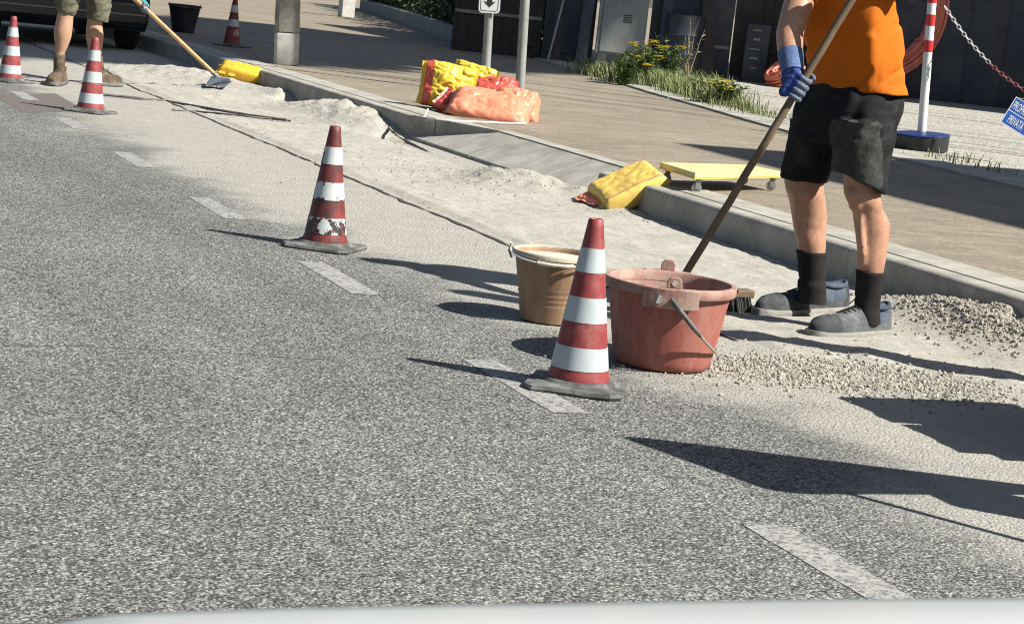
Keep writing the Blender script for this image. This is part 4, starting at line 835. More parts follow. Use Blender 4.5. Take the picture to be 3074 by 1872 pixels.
def worker_orange():
    gN = G(2090, 812); gF = G(1950, 768); t = empty('person', ((gN+gF)/2).xy.to_3d(), 'person in orange shirt and black shorts holding a long brown broom handle, blue gloves', 'person')
    fN = Fig(depth(gN), 812); fF = Fig(depth(gF), 768); fB = Fig((fN.dep+fF.dep)/2-0.02, 790)
    near = [(300, 2035, 2140), (360, 2028, 2130), (420, 2028, 2122), (448, 2029, 2119), (468, 2029, 2121, -0.006), (486, 2036, 2122, -0.008), (503, 2049, 2126), (526, 2052, 2134, 0.01), (549, 2055, 2139, 0.014), (572, 2058, 2139, 0.014), (597, 2061, 2136, 0.008), (622, 2063, 2132), (646, 2063, 2127), (680, 2064, 2122), (711, 2062, 2116), (740, 2060, 2114), (775, 2060, 2116)]
    far = [(300, 1905, 2008), (371, 1890, 2000), (420, 1887, 1988), (441, 1886, 1983), (462, 1890, 1984, -0.008), (483, 1897, 1988), (516, 1903, 1990, 0.01), (549, 1908, 1989, 0.012), (581, 1915, 1988), (607, 1920, 1986), (640, 1924, 1984), (668, 1926, 1982), (700, 1922, 1984), (728, 1922, 1986)]
    mb = MB(); mb.loft(fN.rings(near)); mb.loft(fF.rings(far))
    for y, x, o in ((470, 2055, -0.040), (490, 2062, -0.042)): mb.ball(fN.P(x, y, o), (0.034, 0.034, 0.036), 10)
    mb.tube([fN.P(2118, 512, 0.012), fN.P(2124, 545, 0.022), fN.P(2120, 590, 0.018), fN.P(2108, 640, 0.008)], [0.020, 0.033, 0.026, 0.012], 10)
    mb.tube([fN.P(2070, 510, -0.045), fN.P(2072, 570, -0.048), fN.P(2078, 640, -0.042)], [0.012, 0.014, 0.010], 8)
    mb.tube([fF.P(1965, 500, 0.014), fF.P(1970, 535, 0.024), fF.P(1968, 580, 0.016)], [0.018, 0.030, 0.016], 10)
    mb.ball(fF.P(1925, 470, -0.038), (0.036, 0.034, 0.042), 10)
    torso = [(330, 1915, 2140), (260, 1935, 2150), (200, 1962, 2160), (120, 1960, 2150), (40, 1950, 2145), (-40, 1945, 2140), (-85, 1955, 2125), (-112, 2000, 2080)]
    mb.loft(box_rings(fB, [(a, b+16, c-16) for a, b, c in torso], ex=2.4)); 
    # broom line
    Pb = G(1594, 750, 0.055); Pt = D(2139, -146, fB.d(-60)-0.30)
    ax = (Pt-Pb).normalized()
    def on_handle(y):
        lo, hi = 0.0, 1.0
        for _ in range(40):
            m_ = (lo+hi)/2
            if project(Pb.lerp(Pt, m_))[1] > y: lo = m_
            else: hi = m_
        return Pb.lerp(Pt, lo)
    hR = on_handle(211); hL = on_handle(-108)
    dh = project(hR)[2]
    wR = D(1903, 166, dh+0.035); elR = D(1900, 82, dh+0.13); shR = fB.P(1958, -72, -0.02)
    mb.tube([shR, shR.lerp(elR, 0.35)-RH*0.012, elR.lerp(shR, 0.25)-RH*0.006, elR, elR.lerp(wR, 0.35), elR.lerp(wR, 0.7), wR, wR.lerp(hR, 0.4)], [0.062, 0.060, 0.054, 0.052, 0.050, 0.043, 0.035, 0.03], 16)
    dl = project(hL)[2]; wL = D(2128, -112, dl+0.05); elL = fB.P(2190, -40, -0.16); shL = fB.P(2112, -70, 0.02)
    mb.tube([shL, elL.lerp(shL, 0.3), elL, elL.lerp(wL, 0.4), wL, wL.lerp(hL, 0.4)], [0.06, 0.052, 0.048, 0.045, 0.033, 0.03], 14)
    hc = fB.P(2018, -196, -0.02); mb.tube([fB.P(2040, -90), fB.P(2036, -120), hc-UZ*0.05], [0.062, 0.056, 0.055], 16)
    face = (-RH*0.93 - FH*0.35 - UZ*0.25); T = head(mb, hc, face)
    body = remesh(mb, 'body', M['skin'], t, 0.0085, 5); head_parts(T, t)
    # clothes
    mb = MB(); mb.loft(box_rings(fB, [(218, 1958, 2180), (213, 1959, 2179), (190, 1958, 2173), (140, 1947, 2168), (71, 1937, 2160), (0, 1933, 2151), (-60, 1936, 2144), (-92, 1950, 2128), (-112, 1990, 2086)], grow=0.004))
    mb.tube([shR+UZ*0.005, shR.lerp(elR, 0.45)-RH*0.01], [0.078, 0.072], 18); mb.tube([shL, shL.lerp(elL, 0.75)], [0.078, 0.072], 18)
    mb2 = MB(); seg = 72; hem = []
    def folds(p, nn):
        x, y, dd = project(p); v = Vector((math.atan2(nn.dot(FH), nn.dot(RH))*1.0, 0, 0)); a = v.x
        low = max(0.0, min(1.0, (y+40)/260)); wv = 0.009*math.sin(x*0.085+1.5*fbm((0, y*0.006, 2), 2))*low + 0.013*noise.noise(Vector((x*0.022, y*0.009, 7)))*(0.4+low) - 0.010*max(0, 1-6*abs(noise.noise(Vector((x*0.012+y*0.006, y*0.012, 3)))))*(0.5+low)
        hemk = max(0.0, min(1.0, (214-y)/14)); return nn*max(wv, -0.005)*(0.35+0.65*hemk)
    sh = remesh(mb, 'shirt', M['orange'], t, 0.0075, 3, post=folds)
    mb = MB(); mb.loft(box_rings(fB, [(205, 1972, 2160), (218, 1955, 2166), (236, 1932, 2170), (262, 1917, 2167), (300, 1906, 2155), (345, 1898, 2148)], 0.75))
    mb.loft(fN.rings([(290, 2018, 2153), (345, 2006, 2148), (390, 2003, 2140), (418, 2006, 2136)], 1.12, seg=28, grow=0.006)); mb.loft(fN.rings([(400, 2006, 2140), (438, 2010, 2131)], 1.12, seg=28, grow=0.006, tilt=-0.040))
    mb.loft(fF.rings([(290, 1903, 2014), (345, 1896, 2010), (395, 1888, 1998), (434, 1883, 1988)], 1.12, seg=28, grow=0.008))
    def pk(p):
        x, y, dd = project(p); e = 5*fbm((x*0.03, y*0.03, 1), 3)*4
        return 1 if (dd < fN.dep+0.06 and 1992+e < x < 2122+e*0.6 and 292+e < y < 452 and x > 1992+(y-292)*0.06) else 0
    def sf(p, nn):
        x, y, dd = project(p); return nn*(0.008*fbm((x*0.012, y*0.014, 3), 3) + 0.005*math.sin((x+y*0.6)*0.09+2*fbm((x*0.01, y*0.01, 5), 2))*(1 if 215 < y < 330 else 0.3))
    shorts = remesh(mb, 'shorts', [M['shorts'], M['pocket']], t, 0.0075, 3, post=sf, mat_fn=pk)
    mb = MB(); q = fB.P(2094, 272, -0.165); mb.box((-0.013, -0.004, -0.02), (0.013, 0.004, 0.02), M=Matrix.Translation(q) @ Matrix.Rotation(-YAW, 4, 'Z') @ Matrix.Rotation(R_(-25), 4, 'Y')); mb.build('tag', M['pink'], shorts, bevel=0.002)
    mb = MB()
    for a, b in (((2095, 245), (2140, 330)), ((2072, 255), (2088, 282)), ((2062, 268), (2084, 284))):
        pa, pb = fB.P(a[0], a[1], -0.158), fB.P(b[0], b[1], -0.160); mb.tube([pa, pa.lerp(pb, 0.5)-FH*0.004, pb], 0.0022, 6)
    mb.build('piping', M['pocket'], shorts)
    for fg, secs in ((fN, [(652, 2061, 2129), (656, 2060, 2130), (664, 2061, 2128), (690, 2061, 2124), (711, 2058, 2118), (718, 2060, 2117), (724, 2057, 2117), (735, 2058, 2115), (742, 2056, 2116), (775, 2057, 2117)]),
                     (fF, [(604, 1918, 1988), (608, 1917, 1989), (616, 1919, 1987), (645, 1922, 1986), (665, 1923, 1985), (672, 1925, 1983), (678, 1921, 1986), (692, 1920, 1987), (698, 1922, 1986), (728, 1920, 1988)])):
        mb = MB(); mb.loft(fg.rings(secs, 0.98, seg=28, grow=0.003)); mb.build('sock', M['sock'], t, angle=80)
    shoe(G(1950, 816).xy.to_3d(), G(2134, 812).xy.to_3d() + FH*0.05, 0.112, t, [M['shoe'], M['shoe_grey'], M['shoe_blue']], M['sole'], 0.100)
    shoe(G(1820, 762).xy.to_3d(), G(2035, 757).xy.to_3d() + FH*0.07, 0.108, t, [M['shoe'], M['shoe'], M['shoe_blue']], M['sole'], 0.100)
    g1 = grip(hR, ax, (-RH*0.75 - UZ*0.1 + FH*0.05).normalized(), wR, 'glove', t, [M['glove'], M['glove_grey']], 0.0150, 1.10)
    mb = MB(); cd = (wR-elR).normalized(); p0 = wR-cd*0.075; pr = []
    for i in range(15): pr.append(0.0490-0.0014*(i % 2)-0.0005*i)
    mb.tube([p0.lerp(wR+(hR-wR)*0.25, i/14) for i in range(15)], pr, 22); mb.build('cuff', M['cuff'], g1, angle=80)
    g2 = grip(hL, ax, (RH*0.8+UZ*0.2).normalized(), wL, 'glove', t, [M['glove'], M['glove_grey']], 0.0150, 1.08)
    # the broom he holds
    br = empty('broom', Pb.xy.to_3d(), 'long handled broom with dark bristles, its head half hidden behind the red tub', 'broom')
    mb = MB(); mb.tube([Pb.lerp(Pt, i/30)+Vector((fbm((i*0.4, 0, 0), 2), fbm((i*0.4, 5, 0), 2), 0))*0.003 for i in range(31)], 0.0145, 12); mb.build('handle', M['wood_dark'], br)
    e0, e1 = G(1400, 748), G(1800, 754); hx = (e1-e0).normalized(); c = G(1600, 752); hy = UZ.cross(hx)
    Th = Matrix(((hx.x, hy.x, 0, e1.x), (hx.y, hy.y, 0, e1.y), (0, 0, 1, 0), (0, 0, 0, 1)))
    mb = MB(); mb.box((-0.62, -0.030, 0.066), (0.0, 0.030, 0.098), M=Th); mb.build('head', M['wood_dark'], br, bevel=0.006)
    mb = MB(); rnd = random.Random(3)
    for i in range(420):
        x = -0.61+0.60*rnd.random(); y = -0.026+0.052*rnd.random(); sp = (x+0.31)/0.31
        mb.tube([Th @ Vector((x, y, 0.07)), Th @ Vector((x+0.018*sp*abs(sp)+rnd.gauss(0, .003), y*1.5+rnd.gauss(0, .003), 0.002))], [0.006, 0.0045], 5, caps=True)
    mb.build('bristles', M['bristle'], br, smooth=False)
    mb = MB(); jn = Pb.lerp(Pt, 0.012); mb.tube([Pb, jn+ax*0.05], [0.022, 0.018], 12); mb.build('socket', M['black'], br)
    localise(t); localise(br)
def worker_khaki():
    gA = G(140, 203); gB = G(262, 207); t = empty('person', ((gA+gB)/2).xy.to_3d(), 'person in khaki shorts and brown boots beside the black car, working a hoe', 'person')
    k = 0.14964; fA = Fig(depth(gA), 203); fB_ = Fig(depth(gB)+0.05, 207); f = Fig((fA.dep+fB_.dep)/2, 205)
    S = lambda L: [(y*k, a*k, b*k) for y, a, b in L]
    mb = MB(); A_ = [(-60, 905, 1240), (60, 915, 1230), (170, 930, 1200), (220, 935, 1190), (262, 918, 1180), (320, 905, 1175), (400, 890, 1170), (480, 870, 1162), (560, 866, 1152), (640, 872, 1130), (700, 885, 1108), (780, 890, 1075), (850, 886, 1040), (1000, 880, 1030), (1250, 880, 1030)]
    B_ = [(-60, 1400, 1730), (150, 1400, 1690), (300, 1402, 1655), (370, 1400, 1645), (450, 1388, 1650), (520, 1382, 1660), (600, 1382, 1664), (680, 1395, 1655), (760, 1410, 1645), (850, 1432, 1632), (950, 1450, 1625), (1200, 1450, 1640)]
    mb.loft(fA.rings(S(A_))); mb.loft(fB_.rings(S(B_)))
    hipc = f.P(202, -62); lean = (RH*0.62 + UZ*0.78).normalized(); ch = hipc+lean*0.42
    mb.tube([hipc-lean*0.05, hipc, hipc+lean*0.2, ch, ch+lean*0.1], [(0.16, 0.13), (0.165, 0.135), (0.15, 0.12), (0.175, 0.125), (0.08, 0.08)], 18)
    hd = ch+lean*0.26+RH*0.03; mb.tube([ch+lean*0.05, hd-UZ*0.03], [0.06, 0.055], 14); T = head(mb, hd+UZ*0.02, (RH*0.85-UZ*0.55+FH*-0.1))
    Pb = on_dust(521, 183, 0.075); Pt = D(318, -9, f.d(-9)-0.05); ax = (Pt-Pb).normalized()
    Pt = Pt+ax*0.42; h1 = D(347, 18, depth(Pb)+(f.d(0)-0.05-depth(Pb))*0.86); 
    tt = max(0, min(1, (h1-Pb).dot(Pt-Pb)/(Pt-Pb).length_squared)); h1 = Pb.lerp(Pt, tt); h2 = Pb.lerp(Pt, min(0.97, tt+0.24))
    sA, sB = ch-FH*0.18, ch+FH*0.18
    for sh_, hh in ((sA, h1), (sB, h2)):
        el = sh_.lerp(hh, 0.5)-UZ*0.10-RH*0.05; wr = hh.lerp(el, 0.28); mb.tube([sh_, el.lerp(sh_, 0.3), el, el.lerp(wr, 0.5), wr], [0.058, 0.048, 0.044, 0.040, 0.030], 12)
    body = remesh(mb, 'body', M['skin_tan'], t, 0.010, 4); head_parts(T, t, cap=M['khaki'])
    mb = MB(); mb.loft(fA.rings([(-62, 125, 200), (-30, 128, 195), (5, 131.5, 190), (24, 133.5, 184), (33, 137, 178)], 0.95, seg=26, tilt=-0.016)); mb.loft(fB_.rings([(-62, 195, 272), (-30, 202, 270), (10, 207, 268), (36, 207, 264), (50, 209, 259)], 0.95, seg=26, tilt=-0.012))
    mb.tube([hipc-UZ*0.06, hipc+UZ*0.02, hipc+lean*0.10], [(0.17, 0.15), (0.18, 0.15), (0.17, 0.14)], 18)
    def sf(p, nn): x, y, dd = project(p); return nn*(0.008*fbm((x*0.03, y*0.04, 3), 3)+0.003*math.sin((y+x*0.7)*0.35+2*fbm((x*.05, y*.05, 1), 2)))
    remesh(mb, 'shorts', M['khaki'], t, 0.009, 3, post=sf)
    mb = MB(); mb.tube([hipc+lean*0.03, hipc+lean*0.2, ch, ch+lean*0.08], [(0.18, 0.15), (0.165, 0.135), (0.19, 0.14), (0.10, 0.10)], 20)
    for sh_, hh in ((sA, h1), (sB, h2)): el = sh_.lerp(hh, 0.5)-UZ*0.10-RH*0.05; mb.tube([sh_, sh_.lerp(el, 0.8)], [0.075, 0.068], 14)
    remesh(mb, 'shirt', M['shirt2'], t, 0.010, 4, disp=0.010, dscale=9)
    for fg, sec in ((fA, [(868, 868, 1046), (900, 862, 1052), (1000, 860, 1046), (1100, 862, 1040), (1200, 850, 1038), (1290, 840, 1036)]), (fB_, [(900, 1440, 1650), (1000, 1440, 1660), (1150, 1445, 1680), (1260, 1450, 1690)])):
        mb = MB(); mb.loft(fg.rings(S(sec), 0.98, seg=22)); mb.build('boot_shaft', M['boot'], t, angle=80)
    dA = depth(gA); shoe(G(131, 206).xy.to_3d()-FH*0.12, G(143, 201).xy.to_3d()+FH*0.10, 0.125, t, [M['boot']]*3, M['rubber'], 0.105, name='boot')
    shoe(G(291, 209).xy.to_3d(), G(222, 206).xy.to_3d()+FH*0.02, 0.115, t, [M['boot']]*3, M['rubber'], 0.105, name='boot')
    for hh, sh_ in ((h1, sA), (h2, sB)):
        el = sh_.lerp(hh, 0.5)-UZ*0.10-RH*0.05; wr = hh.lerp(el, 0.28); grip(hh, ax, (-RH*0.4+UZ*0.8-FH*0.2), wr, 'glove', t, [M['teal'], M['glove_grey']], 0.017, 1.1, voxel=0.006)
    # hoe
    h = empty('hoe', Pb.xy.to_3d(), 'hoe with a pale wooden handle and grey steel blade resting in the sand', 'hoe')
    mb = MB(); mb.tube([Pb.lerp(Pt, i/12) for i in range(13)], [0.018]*12+[0.017], 12); mb.build('handle', M['wood'], h)
    mb = MB(); mb.tube([Pb-ax*0.09, Pb-ax*0.02, Pb+ax*0.07], [0.014, 0.019, 0.0215], 12); mb.build('socket', M['steel'], h)
    q = [on_dust(x, y, l_) for x, y, l_ in ((508, 185, 0.075), (552, 190, 0.07), (557, 198, 0.05), (540, 211, 0.022), (517, 208, 0.022), (495, 208, 0.022), (498, 199, 0.045))]
    nrm = (q[1]-q[0]).cross(q[5]-q[0]).normalized(); mb = MB(); n = len(q); a = q; b = [p-nrm*0.004 for p in q]
    mb.add(a+b, [tuple(range(n)), tuple(range(2*n-1, n-1, -1))]+[(i, n+i, n+(i+1) % n, (i+1) % n) for i in range(n)]); mb.build('blade', M['blade'], h, smooth=False)
    localise(t); localise(h)
worker_orange(); worker_khaki()

# ------------------------------------------------------------------ parked black car (seen from behind, low)
def black_car():
    xr = 4.86; wd = 1.74; y0 = 22.7; L_ = 4.2; cx = xr-wd/2
    t = empty('parked_car', (cx, y0+L_/2, 0), 'black hatchback parked at the far kerb behind the khaki shorts worker', 'car')
    def P(x, y, z): return (x, y-L_/2, z)
    prof = [(0.02, 0.34), (0.0, 0.55), (0.06, 0.72), (0.10, 0.95), (0.30, 1.36), (0.75, 1.47), (1.9, 1.46), (2.75, 1.02), (3.7, 0.90), (4.12, 0.72), (4.2, 0.45), (4.15, 0.24), (3.6, 0.20), (0.6, 0.20), (0.12, 0.24)]
    mb = MB(); rings = []
    for x, sx in ((-wd/2+0.06, 0.96), (-wd/2, 1.0), (wd/2, 1.0), (wd/2-0.06, 0.96)): pass
    for x, ins in ((-wd/2, 0.035), (-wd/2+0.10, 0.0), (wd/2-0.10, 0.0), (wd/2, 0.035)):
        rings.append([Vector(P(x*(1-0.14*max(0, (z-0.95)/0.5)), y+(ins if y < L_/2 else -ins), z-(ins if z > 1.2 else 0))) for y, z in prof])
    mb.loft(rings); body = mb.build('body', M['carblack'], t, bevel=0.03, bseg=3, angle=30)
    mb = MB(); mb.box(P(-wd/2+0.02, -0.055, 0.30), P(wd/2-0.02, 0.05, 0.56)); mb.build('bumper', M['carblack'], t, bevel=0.04, bseg=3)
    mb = MB(); mb.box(P(-wd/2+0.06, -0.058, 0.418), P(wd/2-0.06, -0.05, 0.430)); mb.build('bumper_trim', M['steel'], t)
    mb = MB(); mb.add([P(-0.62, 0.115, 1.00), P(0.62, 0.115, 1.00), P(0.54, 0.285, 1.335), P(-0.54, 0.285, 1.335)], [(0, 1, 2, 3)]); mb.build('rear_window', M['glass'], t, smooth=False)
    for e in (1, -1):
        mb = MB(); mb.box(P(e*0.62-0.10, 0.02, 0.74), P(e*0.62+0.10, 0.14, 0.92)); mb.build('tail_lamp', M['lens'], t, bevel=0.02)
        mb = MB(); mb.add([P(e*0.80, 0.55, 1.0), P(e*0.80, 2.6, 1.0), P(e*0.765, 1.85, 1.38), P(e*0.765, 0.75, 1.38)], [(0, 1, 2, 3)]); mb.build('side_window', M['glass'], t, smooth=False)
        for yy in (0.72, 3.36):
            mb = MB(); x0 = e*(wd/2-0.20); x1 = e*(wd/2-0.005); mb.tube([Vector(P(x0, yy, 0.30)), Vector(P(x0+e*0.03, yy, 0.30)), Vector(P(x1-e*0.03, yy, 0.30)), Vector(P(x1, yy, 0.30))], [0.28, 0.30, 0.30, 0.28], 28); wh = mb.build('wheel', M['tyre'], t, angle=50)
            mb = MB(); mb.tube([Vector(P(x1-e*0.02, yy, 0.30)), Vector(P(x1+e*0.004, yy, 0.30))], 0.20, 24); mb.build('rim', M['rim'], wh)
    mb = MB(); mb.box(P(-0.26, -0.064, 0.60), P(0.26, -0.054, 0.71)); mb.build('number_plate', M['signwhite'], t)
black_car()

# ------------------------------------------------------------------ background: low wall, hedge, gate pillar, boards, cabinet
def strip_wall(name, pts, th, z0, z1, m, label, cat, bev=0.01):
    t = empty(name, (pts[0][0], pts[0][1], z0), label, cat); mb = MB()
    for a, b in zip(pts, pts[1:]):
        a, b = Vector(a), Vector(b); tn = (b-a).normalized(); nr = Vector((tn.y, -tn.x))*th
        mb.prism([a, b-tn*0.004, b-tn*0.004+nr, a+nr], z0, z1)
    mb.build('coping' if name == 'hedge' else 'wall', m, t, bevel=bev, smooth=False); localise(t); return t
strip_wall('low_wall', [(16.0, 50), (15.2, 46.2), (13.3, 38.0), (11.9, 32.5), (11.15, 28.3)][::-1], 0.22, ZP, ZP+0.25, M['wallgrey'], 'low grey block wall edging the far pavement, under the dark hedge', 'wall')
def leaves(mb, c, r, n, s, rnd, flat=0.0, mi=0):
    for _ in range(n):
        v = Vector((rnd.gauss(0, 1), rnd.gauss(0, 1), rnd.gauss(0, 1))).normalized()*(rnd.random()**0.4); p = Vector((c[0]+v.x*r[0], c[1]+v.y*r[1], c[2]+v.z*r[2]))
        q = Quaternion((rnd.gauss(0, 1), rnd.gauss(0, 1), rnd.gauss(0, 1), rnd.gauss(0, 1))).normalized(); a = s*(0.6+0.8*rnd.random())
        mb.add([p+q @ Vector(w_) for w_ in ((-a*0.32, 0, 0), (0, -a*0.6, a*0.08), (a*0.32, 0, 0), (0, a*0.6, a*0.08))], [(0, 1, 2, 3)], mi)
def hedge():
    t = empty('hedge', (12.4, 30, ZP), 'dark leafy hedge rising behind the low grey wall', 'hedge'); rnd = random.Random(5); mb = MB()
    line = [(11.75, 28.4), (12.4, 32.5), (13.9, 38), (15.8, 46.2), (16.8, 51)]
    for i in range(60):
        s_ = i/59*(len(line)-1); k = min(int(s_), len(line)-2); p = Vector(line[k]).lerp(Vector(line[k+1]), s_-k)
        for z in (0.45, 1.0, 1.6): leaves(mb, (p.x+rnd.gauss(0.1, 0.12), p.y+rnd.gauss(0, 0.2), z+rnd.gauss(0, 0.1)), (0.42, 0.5, 0.42), 95, 0.15, rnd)
    mb.build('foliage', M['leaf'], t, smooth=False)
    mb = MB()
    for i in range(24):
        s_ = i/23*(len(line)-1); k = min(int(s_), len(line)-2); p = Vector(line[k]).lerp(Vector(line[k+1]), s_-k); mb.tube([(p.x+0.1, p.y, ZP), (p.x+0.12, p.y+0.05, 1.0), (p.x+0.05, p.y, 1.6)], [0.03, 0.025, 0.015], 6)
    mb.build('stems', M['bark'], t); localise(t)
hedge()
cg = G(832, 42, ZP); t = empty('gate_pillar', (cg.x, cg.y, ZP), 'short pale concrete gate pillar at the top of the far pavement', 'pillar')
mb = MB(); mb.box((-0.14, -0.14, 0), (0.14, 0.14, 1.15)); mb.build('shaft', M['conc'], t, bevel=0.012); mb = MB(); mb.box((-0.17, -0.17, 1.15), (0.17, 0.17, 1.21)); mb.build('cap', M['oldconc'], t, bevel=0.012)
# dark panelled frontage
W0, W1, W2 = Vector((11.2, 28.0)), G(1420, 158, ZP).xy, Vector((19.0, 24.9))
W1 = Vector((12.1, 27.6))
fdir = (W2-W1).normalized(); fn = Vector((fdir.y, -fdir.x))
def FP(u, o, z): p = W1 + fdir*u + fn*o; return Vector((p.x, p.y, z))
def TF(u, o=0.0, z=ZP): q = FP(u, o, z); return Matrix(((fdir.x, fn.x, 0, q.x), (fdir.y, fn.y, 0, q.y), (0, 0, 1, q.z), (0, 0, 0, 1)))
def uof(px, py=100):                   # station along the frontage seen at this column of the print
    d = ray(px, py); # intersect vertical plane
    n3 = Vector((fn.x, fn.y, 0)); p0 = Vector((W1.x, W1.y, 0)); s_ = (p0-CAM).dot(n3)/d.dot(n3); p = CAM + d*s_; return (p.xy-W1).dot(fdir)
def panel_thing(name, label, cat, px0, px1, z1, m, off=0.0, th=0.05, ribs=0, rails=(), rail_m=None, group=None):
    u0, u1 = uof(px0), uof(px1); t = empty(name, FP(u0, off, ZP), label, cat, group); mb = MB(); T = TF(0, off, ZP)
    mb.box((u0+0.004, -th, 0.0), (u1-0.004, 0, z1), M=T); mb.build('panel', m, t, bevel=0.006, smooth=False)
    if ribs:
        mb = MB()
        for i in range(ribs): u = u0+(u1-u0)*(i+0.5)/ribs; mb.box((u-0.012, 0.001, 0.03), (u+0.012, 0.016, z1-0.02), M=T)
        mb.build('ribs', m, t, smooth=False)
    for z in rails:
        mb = MB(); mb.box((u0+0.02, 0.002, z), (u1-0.02, 0.03, z+0.05), M=T); mb.build('rail', rail_m or m, t, bevel=0.004)
    localise(t); return t
panel_thing('board_fence', 'dark brown board fence with a pale rail, behind the sign post', 'fence', 1085, 1302, 2.0, M['darkwood'], 0.0, 0.06, 8, (0.55,), M['oldconc'])
panel_thing('metal_gate', 'dark blue grey ribbed metal gate left of the grey cabinet', 'gate', 1304, 1428, 2.1, M['darkmetal'], 0.02, 0.05, 5, (0.12, 1.2))
panel_thing('metal_shutter', 'dark metal shutter right of the grey cabinet', 'shutter', 1560, 1760, 2.2, M['darkmetal'], 0.0, 0.05, 0, (0.42,), M['steel'])
panel_thing('plank_screen', 'dark plank screen behind the orange shirt worker', 'screen', 1762, 2010, 2.2, M['darkwood'], 0.0, 0.05, 9, (0.42,))
panel_thing('sheet_hoarding', 'plain dark sheet hoarding behind the red conduit coil', 'hoarding', 2012, 2560, 2.2, M['darkmetal'], 0.0, 0.05, 6, ())
def cabinet():
    u0, u1 = uof(1433), uof(1548); t = empty('utility_cabinet', FP((u0+u1)/2, 0.30, ZP), 'grey metal utility cabinet with a slotted vent, standing behind the weeds', 'cabinet'); T = TF(0, 0.0, ZP)
    mb = MB(); mb.box((u0, 0.02, 0.19), (u1, 0.32, 1.45), M=T); b = mb.build('body', M['cabinet'], t, bevel=0.012)
    mb = MB(); mb.box((u0+0.045, 0.321, 0.215), (u1-0.02, 0.335, 1.42), M=T); d = mb.build('door', M['cabinet'], t, bevel=0.006)
    mb = MB(); um = (u0+u1)/2+0.06
    for i in range(4): mb.box((um-0.06, 0.3352, 0.66+0.032*i), (um+0.07, 0.339, 0.675+0.032*i), M=T)
    mb.build('vent', M['black'], d, smooth=False)
    mb = MB(); mb.box((u0-0.02, 0.0, 1.45), (u1+0.02, 0.36, 1.49), M=T); mb.build('roof', M['cabinet'], t, bevel=0.01)
    mb = MB(); mb.box((u0+0.03, 0.05, 0.0), (u0+0.16, 0.28, 0.188), M=T); mb.box((u1-0.30, 0.05, 0.0), (u1-0.03, 0.28, 0.188), M=T); mb.build('plinth', M['oldconc'], t)
    mb = MB(); mb.box((u0-0.006, 0.30, 0.19), (u0+0.022, 0.332, 1.45), M=T); mb.build('corner_strip', M['steel'], t); localise(t)
cabinet()
a, b = FP(uof(1316, 140), 0.55, ZP), FP(uof(1372, 0), 0.10, 1.72)
mb = MB(); mb.tube([a, b], 0.016, 8); tag(mb.build('rod', M['caster']), 'pale thin rod leaning against the dark metal gate', 'rod')
# crate added against the frontage: its pale bars stand in for glints
def stored(px, py, w_, h_, m, label, lean=0.1):
    u = uof(px); p = D(px, py, depth(FP(u, 0.3, 0.8))); T = Matrix.Translation((p.x, p.y, ZP)) @ Matrix.Rotation(math.atan2(fdir.y, fdir.x), 4, 'Z') @ Matrix.Rotation(lean, 4, 'X')
    t = empty('glint_crate', (p.x, p.y, ZP), label, 'crate'); mb = MB(); mb.box((-w_/2, -0.12, 0), (w_/2, 0.12, h_), M=T); mb.build('crate', m, t, bevel=0.01)
    mb = MB()
    for i in range(5):
        z = h_*(0.25+0.16*i); wv = w_*(0.2+0.06*((i*7) % 3)); mb.box((-wv, -0.128, z), (wv*0.4, -0.121, z+0.02+0.012*(i % 2)), M=T)
    mb.build('slat', M['trim'], t, smooth=False); localise(t)  # pale bars imitate glints on the dark frontage
stored(1822, 80, 0.34, 0.85, M['darkmetal'], 'added dark crate with pale bars for glints behind the worker in orange')

def leaning(px0, px1, h, w_, m, label):
    a, b = FP(uof(px0), 0.50, ZP), FP(uof(px1), 0.09, ZP+h); d = Vector((fdir.x, fdir.y, 0))*(w_/2); nrm = (b-a).cross(d).normalized()*0.012
    mb = MB(); mb.add([a-d-nrm, a+d-nrm, b+d-nrm, b-d-nrm, a-d+nrm, a+d+nrm, b+d+nrm, b-d+nrm], [(3,2,1,0),(4,5,6,7),(0,1,5,4),(1,2,6,5),(2,3,7,6),(3,0,4,7)]); tag(mb.build('plank', m, smooth=False), label, 'plank', 'planks leaning on the dark frontage')
leaning(1398, 1412, 1.9, 0.16, M['darkmetal'], 'blue grey plank leaning on the metal gate right of the pale rod')
leaning(1340, 1330, 1.7, 0.10, M['darkwood'], 'narrow dark plank leaning left of the pale rod')
leaning(1590, 1596, 1.6, 0.14, M['darkmetal'], 'blue grey plank leaning on the shutter close to the cabinet')
leaning(1700, 1690, 1.5, 0.20, M['darkwood'], 'broad dark plank leaning on the shutter above the weeds')
u_ = uof(1640); pd_ = FP(u_, 0.40, ZP); t = empty('oil_drum', pd_, 'dark ribbed steel drum against the shutter behind the weeds', 'drum')
mb = MB(); mb.lathe([(0.001, 0), (0.28, 0), (0.285, 0.02), (0.28, 0.28), (0.292, 0.30), (0.28, 0.32), (0.28, 0.56), (0.292, 0.58), (0.28, 0.60), (0.28, 0.84), (0.285, 0.86), (0.26, 0.86), (0.25, 0.845), (0.001, 0.845)], 32); mb.build('drum', M['darkmetal'], t, angle=40)
